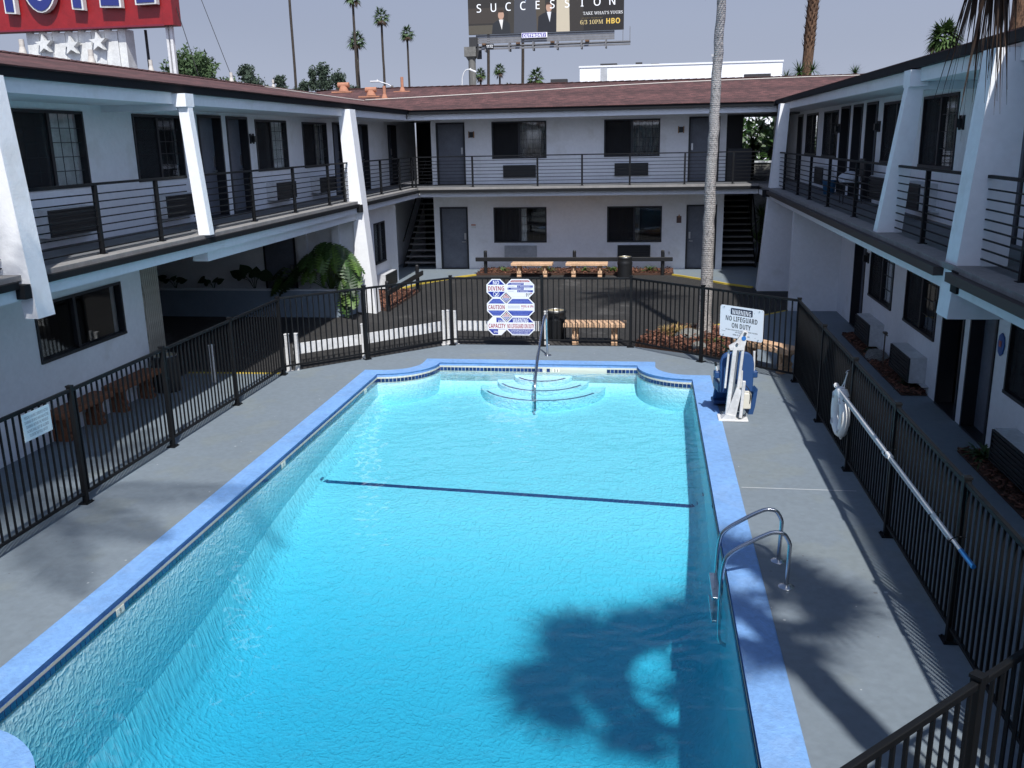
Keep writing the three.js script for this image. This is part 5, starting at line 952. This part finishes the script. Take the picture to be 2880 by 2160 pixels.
// ---- beds of bark mulch
function bed(poly, label, y, n, seed, rise = .06) {
  const g = thing('mulch_bed', label, 'mulch bed', [poly[0][0], 0, poly[0][1]]), R_ = rng(seed);
  wpart('bed_ground', slab(poly, y, .12), M.mulch, g);
  const inside = (x, z) => { let c = false; for (let i = 0, j = poly.length - 1; i < poly.length; j = i++) { const [xi, zi] = poly[i], [xj, zj] = poly[j]; if ((zi > z) !== (zj > z) && x < (xj - xi) * (z - zi) / (zj - zi) + xi) c = !c; } return c; };
  const xs = poly.map((p) => p[0]), zs = poly.map((p) => p[1]), x0 = Math.min(...xs), x1 = Math.max(...xs), z0 = Math.min(...zs), z1 = Math.max(...zs);
  const im = new THREE.InstancedMesh(new THREE.BoxGeometry(.06, .012, .025), M.chip, n), o = new THREE.Object3D(), col = new THREE.Color(); im.name = 'bark_chips'; im.userData.kind = 'stuff'; im.castShadow = im.receiveShadow = true;
  for (let i = 0; i < n; i++) { let x, z, k = 0; do { x = x0 + (x1 - x0) * R_(); z = z0 + (z1 - z0) * R_(); } while (!inside(x, z) && k++ < 40); o.position.set(x - poly[0][0], y + .012 + rise * R_() * R_(), z - poly[0][1]); o.rotation.set((R_() - .5) * 1.2, R_() * 6.28, (R_() - .5) * 1.2); o.scale.set(.5 + 1.1 * R_(), 1, .6 + 1.0 * R_()); o.updateMatrix(); im.setMatrixAt(i, o.matrix); const t = R_(); col.setRGB(.4 + 1.1 * t * t, .4 + 1.1 * t * t, .4 + 1.2 * t * t); im.setColorAt(i, col); }
  g.add(im); return g;
}
bed([[-5.7, -30.42], [.86, -30.52], [.86, -31.73], [-5.7, -31.73]], 'narrow brown mulch bed under the far ground floor windows', .02, 1500, 91);
bed([[-7.98, -23.78], [-6.84, -23.72], [-6.80, -26.8], [-7.5, -26.88], [-7.98, -26.88]], 'reddish mulch bed between the side wall and the short rail fence', .02, 1200, 92);
bed([[-.22, -19.56], [1.66, -18.42], [1.88, -20.7], [1.45, -21.7], [1.0, -21.4], [.41, -20.92], [-.02, -20.4]], 'mulch island with tufts and boulders around the courtyard palm', .05, 2600, 93, .14);
bed([[4.34, -15.9], [4.76, -15.9], [4.76, -20.95], [4.34, -20.95]], 'dark red mulch strip under the right wing windows, farther one', .03, 1300, 94);
bed([[4.36, -8], [4.76, -8], [4.76, -12.98], [4.36, -12.98]], 'dark red mulch strip under the right wing, nearer one', .03, 900, 95);
function tuft(x, y, z, n, L, sp, mat, label, seed, cat = 'grass tuft') { const g = thing(cat === 'fern' ? 'fern' : 'grass_tuft', label, cat, [x, y, z], 0, 'small plants in the beds'), R_ = rng(seed), p = []; for (let i = 0; i < n; i++) { const a = R_() * 6.28, e = 1.35 - sp * R_(), d = V(Math.cos(a) * Math.cos(e), Math.sin(e), Math.sin(a) * Math.cos(e)); blade(p, V((R_() - .5) * .12, 0, (R_() - .5) * .12), d, L * (.6 + .6 * R_()), cat === 'fern' ? .05 : .016, .55, 4); } mk('blades', fromTris(p), mat, g); }
tuft(.72, .08, -20.35, 240, .62, .9, M.dryGrass, 'big dry golden grass tuft on the mulch island', 101); tuft(.45, .08, -20.5, 120, .45, .9, M.dryGrass, 'smaller dry grass tuft left of the big golden one', 102);
tuft(1.5, .06, -19.7, 46, .32, 1.1, M.leafLight, 'fresh green plant at the foot of the courtyard palm', 103, 'fern'); tuft(1.72, .06, -18.7, 50, .5, 1.2, M.leafDark, 'dark leafy plant beneath the lifeguard warning board', 104, 'fern');
[[-4.9, 26, .40, 'spindly green plant beside the left black rail post'], [-3.35, 40, .46, 'leafy plant between the far benches, left'], [-2.1, 26, .35, 'small plant behind the right peach bench'], [-1.15, 44, .44, 'bright green plant left of the far litter bin'], [.12, 50, .50, 'curling green plant right of the far litter bin']].forEach(([x, n, L, label], i) => tuft(x, .03, -31.0, n, L, .9, i > 2 ? M.leafLight : M.grass, label, 110 + i, 'fern'));
tuft(4.55, .04, -16.4, 40, .36, 1.1, M.leafDark, 'dark green plant at the near end of the farther right mulch strip', 120, 'fern'); tuft(4.58, .04, -12.6, 46, .5, 1.0, M.leaf, 'upright plant at the far end of the nearer right mulch strip', 121, 'fern'); tuft(4.5, .04, -19.0, 30, .3, 1.1, M.leafDark, 'small plant beside the boulder in the right mulch strip', 122, 'fern');
function boulder(x, y, z, s, seed, label) { const g = new THREE.IcosahedronGeometry(1, 3), p = g.attributes.position; for (let i = 0; i < p.count; i++) { const v = V(p.getX(i), p.getY(i), p.getZ(i)), k = .8 + .55 * (fbm(N1, v.x * .8 + seed, v.y * .8 + v.z * .7 + seed, 3, 3)); p.setXYZ(i, v.x * k * s[0], v.y * k * s[1], v.z * k * s[2]); } g.computeVertexNormals(); const m = mk('boulder', metric(g), M.rock); m.position.set(x, y, z); m.userData = { label, category: 'boulder', group: 'boulders in the beds' }; }
boulder(4.52, .08, -18.5, [.2, .13, .3], 3, 'pale boulder in the mulch under the right wing'); boulder(.95, .12, -20.15, [.3, .14, .22], 5, 'flat grey boulder between the golden tuft and the palm'); boulder(1.1, .1, -19.1, [.16, .1, .2], 9, 'small boulder in front of the courtyard palm');
{ const g = thing('path_light', 'rusty T-shaped path light post in the right mulch strip', 'path light', [4.5, .03, -17.9]); mk('stem', bar(V(0, 0, 0), V(0, .62, 0), .014, 8), std(.10, .075, .055, .8), g); mk('crossbar', bar(V(0, .63, -.16), V(0, .63, .16), .014, 8), std(.10, .075, .055, .8), g); mk('cap', rbox(.07, .04, .12, .01).translate(0, .65, 0), std(.10, .075, .055, .8), g); }

// ================================================================= BACKDROP
function leafyTree(x, z, h, blobs, o) {
  const g = thing('tree', o.label, 'tree', [x, 0, z], 0, 'leafy trees beyond the left roof'), R_ = rng(o.seed), p = [];
  mk('trunk', palmTrunk(h * .75, .35, .15, [.3, 0], 8, 6, o.seed), M.barkDark, g);
  for (const [bx, by, bz, rx, ry] of blobs) for (let i = 0; i < (o.n ?? 900); i++) {
    const a = R_() * 6.28, c = R_() * 2 - 1, r = Math.pow(R_(), .4), s = Math.sqrt(1 - c * c), lump = .82 + .3 * Math.sin(a * 3 + c * 4 + bx), q = V(bx + Math.cos(a) * s * rx * r * lump, by + c * ry * r * lump, bz + Math.sin(a) * s * rx * r * lump), L = (o.L ?? .35) * (.6 + .8 * R_());
    const u = V(R_() - .5, R_() - .5, R_() - .5).normalize(), v = V(R_() - .5, R_() - .5, R_() - .5).normalize(); p.push(q.x, q.y, q.z, q.x + u.x * L, q.y + u.y * L, q.z + u.z * L, q.x + v.x * L, q.y + v.y * L, q.z + v.z * L);
  }
  for (let k = 0; k < 5; k++) { const b = blobs[k % blobs.length]; }
  mk('crown', fromTris(p), o.mat ?? M.farLeaf, g); g.scale.setScalar(o.k ?? 1);
}
leafyTree(-40, -80, 10, [[0, 11.4, 0, 1.5, 1.4], [-1.3, 10.7, 0, 1.3, 1.3], [1.35, 10.9, 0, 1.2, 1.4], [0, 9.6, 0, 2.3, 1.4], [-2.0, 9.3, 0, 1.2, 1.0], [3.4, 9.3, 0, 1.3, .9]], { label: 'large rounded leafy tree behind the white sign posts', seed: 201, n: 1300, L: .26 });
leafyTree(-43.5, -100, 11, [[0, 12.0, 0, 1.0, .9], [.5, 10.9, 0, 1.5, .9], [1.3, 10.2, 0, 1.2, .7], [-.6, 10.2, 0, 1, .8]], { label: 'dark dome-headed tree right of the large leafy tree', seed: 202, mat: M.farPine, n: 900, L: .26 });
leafyTree(-39.8, -100, 10, [[0, 11.1, 0, .7, .6], [.1, 10.2, 0, .8, .6]], { label: 'small dark round tree over the left roof line', seed: 203, mat: M.farPine, n: 700, L: .22 });
leafyTree(-37.1, -103, 12, [[0, 11.8, 0, .45, .9], [0, 10.7, 0, .9, .7], [-1.1, 10.6, 0, .6, .7], [-2.0, 10.0, 0, .7, .5]], { label: 'pointed dark tree left of the farthest palms', seed: 204, mat: M.farPine, n: 700, L: .22 });
leafyTree(-35.6, -102, 11, [[0, 12.0, 0, .8, 1.0], [.2, 10.7, 0, 1.0, .9], [1.7, 11.2, 0, .9, 1.0], [2.3, 10.2, 0, .9, .7]], { label: 'twin-headed dark tree just left of the farthest palms', seed: 205, mat: M.farPine, n: 900, L: .24 });
leafyTree(-32.6, -104, 9, [[0, 10.1, 0, .8, .5]], { label: 'low dark bush top beside the clay roof vents', seed: 206, mat: M.farPine, n: 400, L: .22 });
leafyTree(5.2, -43.5, 6, [[0, 4.2, 0, 2.4, 1.6], [2.5, 3.8, 0, 2, 1.6], [-2.2, 3.6, 0, 1.8, 1.4]], { label: 'dense green shrub filling the view past the right corner stairs', seed: 207, mat: M.leaf, n: 900, L: .3 });

{ // motel sign
  const g = thing('motel_sign', 'large red roof sign with blue white-edged letters over a starred panel', 'sign', [-21.5, 0, -32.3]);
  const L = (x, y, z) => V(x + 21.5, y, z + 32.3);
  const P = (n, q, m, s) => { if (Array.isArray(q)) q = join(q); q.translate(21.5, 0, 32.3); return mk(n, q, m, s ?? g); };
  P('sign_box', box(-27.6, -16.78, 8.5, 12.4, -32.5, -32.02), M.signRed);
  P('end_panel', box(-16.776, -16.42, 8.46, 12.44, -32.55, -31.97), M.signRed);
  P('lower_edge', box(-27.6, -16.78, 8.44, 8.498, -32.52, -32.0), std(.16, .012, .03, .5));
  // letters: white channel with blue face
  const lt = (pts, holes = []) => { const mkS = () => { const s = new THREE.Shape(pts.map((q) => new THREE.Vector2(...q))); for (const h of holes) s.holes.push(new THREE.Path(h.map((q) => new THREE.Vector2(...q)))); return s; }; return [mkS, pts]; };
  const ell = (cx, cy, rx, ry, n = 28) => Array.from({ length: n }, (_, i) => [cx + rx * Math.cos(i / n * 6.2832), cy + ry * Math.sin(i / n * 6.2832)]);
  const letters = [['M', [[-24.6, 9.04], [-24.18, 9.04], [-24.18, 10.5], [-23.4, 9.4], [-22.56, 10.5], [-22.56, 9.02], [-22.14, 8.99], [-22.14, 11.6], [-22.6, 11.6], [-23.4, 10.4], [-24.15, 11.6], [-24.6, 11.6]], []], ['O', ell(-21.15, 10.3, .72, 1.31), [ell(-21.15, 10.3, .30, .86)]], ['T', [[-19.99, 9.06], [-19.56, 9.02], [-19.56, 11.1], [-19.15, 11.1], [-19.15, 11.6], [-20.4, 11.6], [-20.4, 11.1], [-19.99, 11.1]], []], ['E', [[-18.94, 9.08], [-18.15, 9.05], [-18.15, 9.52], [-18.5, 9.52], [-18.5, 10.05], [-18.25, 10.05], [-18.25, 10.5], [-18.5, 10.5], [-18.5, 11.1], [-18.15, 11.1], [-18.15, 11.6], [-18.94, 11.6]], []], ['L', [[-17.62, 9.11], [-16.84, 9.12], [-16.84, 9.58], [-17.2, 9.58], [-17.2, 11.6], [-17.62, 11.6]], []]];
  for (const [nm, pts, holes] of letters) {
    const s = new THREE.Shape(pts.map((q) => new THREE.Vector2(...q))); for (const h of holes) s.holes.push(new THREE.Path(h.map((q) => new THREE.Vector2(...q))));
    const e = new THREE.ExtrudeGeometry(s, { depth: .22, bevelEnabled: false }); e.translate(0, 0, -31.95); const ch = P('letter_channel', e, M.signWhite);
    const cx = pts.reduce((a, q) => a + q[0], 0) / pts.length;
    const f = new THREE.ExtrudeGeometry(s, { depth: .02, bevelEnabled: true, bevelSize: .002, bevelOffset: -.062, bevelThickness: .003, bevelSegments: 1 }); f.translate(0, 0, -31.725); const fc = P('letter_face', f, M.signBlue, ch);
  }
  // panel of white vertical boards with three stars
  for (let i = 0; i < 14; i++) { const x0 = -22.27 + i * .252; P('panel_board', box(x0, x0 + .242, 5.2, 8.43 - (i % 2) * .05, -32.42, -32.30 + (i % 2) * .015), M.signWhite); }
  P('panel_side', box(-18.74, -18.46, 5.2, 8.43, -32.9, -32.32), M.signWhite);
  for (const [x, y] of [[-21.48, 7.99], [-20.44, 7.91], [-19.39, 8.0]]) { const s = new THREE.Shape(); for (let i = 0; i < 10; i++) { const a = Math.PI / 2 + i * Math.PI / 5 + .05, r = i % 2 ? .135 : .33; s[i ? 'lineTo' : 'moveTo'](x + Math.cos(a) * r, y + Math.sin(a) * r); } s.closePath(); P('star', new THREE.ExtrudeGeometry(s, { depth: .22, bevelEnabled: false }).translate(0, 0, -32.25), M.signWhite); }
  P('sign_post', [box(-16.90, -16.82, 5.6, 8.45, -32.42, -32.28)], M.whitePaint); P('sign_post', [box(-16.76, -16.66, 5.6, 8.45, -32.42, -32.28)], M.whitePaint);
  P('support_pole', bar(V(-18.05, 5.4, -33), V(-18.05, 8.45, -33), .05), M.boardDark);
  P('stay_cable', bar(V(-16.45, 9.2, -32.3), V(-15.9, 6.8, -32.4), .012, 4), M.boardDark); P('stay_cable', bar(V(-16.4, 11.2, -33), V(-14.85, 6.5, -33), .012, 4), M.boardDark);
}
{ // billboard
  const Z = -85, g = thing('billboard', 'dark roadside billboard on a single concrete column with catwalk', 'billboard', [-15.8, 0, Z]);
  const P = (n, q, m, s) => { if (Array.isArray(q)) q = join(q); q.translate(15.8, 0, -Z); return mk(n, q, m, s ?? g); };
  const x0 = -15.95, x1 = -2.35, y0 = 13.42, y1 = 18.0;
  const face = canvasMat(1400, 472, (x, W, H) => {
    x.fillStyle = '#2a2725'; x.fillRect(0, 0, W, H); x.fillStyle = '#3a342f'; x.fillRect(0, 250, 330, 130); x.fillStyle = '#4e493f'; x.fillRect(0, 395, 260, 77); x.fillStyle = '#1d1b1c'; x.fillRect(900, 0, 500, 472);
    for (const [cx, top, w, c, sh] of [[420, 60, 120, '#33302c', '#8a8174'], [640, 30, 130, '#4a4238', '#a2937c'], [980, 70, 130, '#2f2b28', '#80766a'], [300, 290, 170, '#23262b', '#d9d6d0'], [520, 60, 210, '#40434a', '#9db9d8'], [735, 240, 210, '#1b1d24', '#cfd0d2'], [860, 20, 120, '#b9ae98', '#c9bfa8']]) { x.fillStyle = c; x.beginPath(); x.moveTo(cx - w / 2, H); x.lineTo(cx - w / 2.2, top + 100); x.quadraticCurveTo(cx - w / 4, top + 65, cx, top + 60); x.quadraticCurveTo(cx + w / 4, top + 65, cx + w / 2.2, top + 100); x.lineTo(cx + w / 2, H); x.fill(); x.fillStyle = sh; x.beginPath(); x.moveTo(cx - 20, top + 62); x.lineTo(cx + 20, top + 62); x.lineTo(cx + 6, top + 150); x.fill(); x.fillStyle = '#b08d78'; x.beginPath(); x.ellipse(cx, top + 25, 27, 38, 0, 0, 7); x.fill(); x.fillStyle = '#3a2a22'; x.beginPath(); x.ellipse(cx, top + 2, 28, 20, 0, 3.14, 6.28); x.fill(); }
    x.fillStyle = '#f2f4f5'; x.font = '96px sans-serif'; x.textAlign = 'center'; x.textBaseline = 'alphabetic'; 'SUCCESSION'.split('').forEach((c, i) => x.fillText(c, 100 + i * 133, 285 - i * 2.2));
    x.fillStyle = '#e8e8e6'; x.font = '34px serif'; x.fillText("TAKE WHAT'S YOURS", 1215, 340); x.fillStyle = '#8f7a45'; x.font = '15px serif'; x.fillText('S E R I E S   P R E M I E R E', 1120, 372); x.fillStyle = '#d8c184'; x.font = '48px serif'; x.fillText('6/3 10PM', 1115, 418); x.fillStyle = '#d9b552'; x.font = 'bold 62px sans-serif'; x.fillText('HBO', 1305, 420);
  }, .8);
  const f = new THREE.BoxGeometry(x1 - x0, y1 - y0, .3); f.translate((x0 + x1) / 2, (y0 + y1) / 2, Z); P('poster_panel', f, [M.boardDark, M.boardDark, M.boardDark, M.boardDark, face, M.boardDark]);
  for (let i = 0; i < 4; i++) P('apron_slat', box(x0 + .6, x1 - .8, 12.66 + i * .19, 12.82 + i * .19, Z - .15, Z - .05), M.boardGrey);
  const logo = canvasMat(512, 96, (x) => { x.fillStyle = '#efeef4'; x.fillRect(0, 0, 512, 96); x.fillStyle = '#4a3f8c'; x.fillRect(8, 8, 480, 80); x.fillStyle = '#f4f4f8'; fit(x, 'OUTFRONT/', 250, 50, 450, 62); }); const lg = new THREE.BoxGeometry(2.25, .42, .08); lg.translate(-10.1, 13.2, Z + .2); P('logo_plate', lg, logo);
  P('catwalk', [box(x0 + 1.0, x1 + .6, 12.33, 12.42, Z, Z + 1.0), box(x0 + 1.0, x1 + .6, 12.05, 12.2, Z + .9, Z + 1.0)], M.boardGrey);
  for (let i = 0; i < 6; i++) P('catwalk_bracket', box(-14.4 + i * 2.1, -14.28 + i * 2.1, 11.9, 12.6, Z, Z + 1.1), M.boardGrey);
  for (let i = 0; i < 4; i++) P('floodlight', box(-14.6 + i * 3.0, -14.25 + i * 3.0, 12.42, 12.56, Z + 1.0, Z + 1.3), M.barkShag);
  P('catwalk_end_rail', [bar(V(x1 + .55, 12.3, Z + .5), V(x1 + .55, 13.6, Z + .5), .03), bar(V(x1 - .05, 12.3, Z + .5), V(x1 - .05, 13.4, Z + .5), .03)], M.boardGrey);
  const num = canvasMat(128, 64, (x) => { x.fillStyle = '#15171a'; x.fillRect(0, 0, 128, 64); x.fillStyle = '#f0f0f0'; fit(x, '1172', 64, 33, 104, 44); }); const ng = new THREE.BoxGeometry(.72, .36, .06); ng.translate(-13.95, 12.34, Z + 1.1); P('number_plate', ng, num);
  P('column', new THREE.CylinderGeometry(.33, .36, 11.5, 16).translate(-15.75, 5.75, Z), M.poleGrey);
  P('column_head', [box(-16.35, -15.3, 11.6, 12.4, Z - .5, Z + .5), new THREE.CylinderGeometry(.62, .34, .35, 4).rotateY(Math.PI / 4).translate(-15.8, 11.42, Z)], M.poleGrey);
  P('torsion_box', [box(-15.9, -15.2, 12.4, 13.2, Z - .5, Z + .4), box(-15.28, -14.9, 11.4, 12.4, Z - .3, Z + .3)], M.boardDark);
}
{ // white building beyond the far roof
  const g = thing('white_building', 'long plain white building rising behind the far roof', 'building', [3, 0, -58]);
  mk('wall', box(-7.2, 4.6, 0, 8.46, -.2, 8).translate(0, 0, -8), M.white, g); mk('parapet', box(-7.25, 4.65, 8.461, 8.56, -.3, .05), M.trim, g);
  mk('roof_vent', [box(-6.0, -5.0, 8.56, 8.7, -1.5, -.5), box(-5.8, -5.2, 8.4, 8.58, -1.3, -.7)], M.boardDark, g); mk('roof_vent', box(-3.9, -3.5, 8.56, 8.75, -1.5, -1), M.boardDark, g); mk('roof_vent', box(-3.0, -2.5, 8.56, 8.66, -1.5, -1), M.boardDark, g);
  mk('flue', [new THREE.CylinderGeometry(.13, .13, .5, 10).translate(.75, 8.75, -1), new THREE.CylinderGeometry(.2, .14, .12, 10).translate(.75, 9.0, -1)], M.brushed, g); mk('patch', box(-5.95, -5.55, 7.6, 8.4, -.199, -.17).translate(0, 0, .2), M.acPale, g);
  mk('door_canopy', box(-2.6, -1.9, 7.2, 7.25, -.2, .3), M.acPale, g);
}
for (const [x, z, y, dx, label] of [[-10.5, -38.5, 6.62, -1, 'white street light with long arm reaching left over the roof'], [-12.2, -62, 7.9, .75, 'white curved street light beside the billboard column']]) {
  const g = thing('street_light', label, 'street light', [x, 0, z], 0, 'street lights beyond the roof'); mk('pole', new THREE.CylinderGeometry(.05, .08, y, 8).translate(0, y / 2, 0), M.poleGrey, g);
  mk('arm', dx < 0 ? tube([[0, y - .05, 0], [-.2, y + .06, 0], [-.55, y + .17, 0]], .025, 10, 6) : tube([[0, y - .1, 0], [.05, y + .5, 0], [.25, y + .9, 0], [.55, y + .98, 0]], .04, 10, 6), M.whitePaint, g);
  mk('lamp_head', dx < 0 ? rbox(.40, .06, .14, .02).translate(-.72, y + .18, 0) : rbox(.5, .12, .2, .04).rotateZ(-.4).translate(.75, y + .88, 0), M.whitePaint, g); mk('photo_cell', new THREE.CylinderGeometry(.02, .025, .06, 8).translate(dx < 0 ? -.62 : .62, y + (dx < 0 ? .23 : 1.03), 0), M.whitePaint, g);
}
renderer.render(scene, camera);
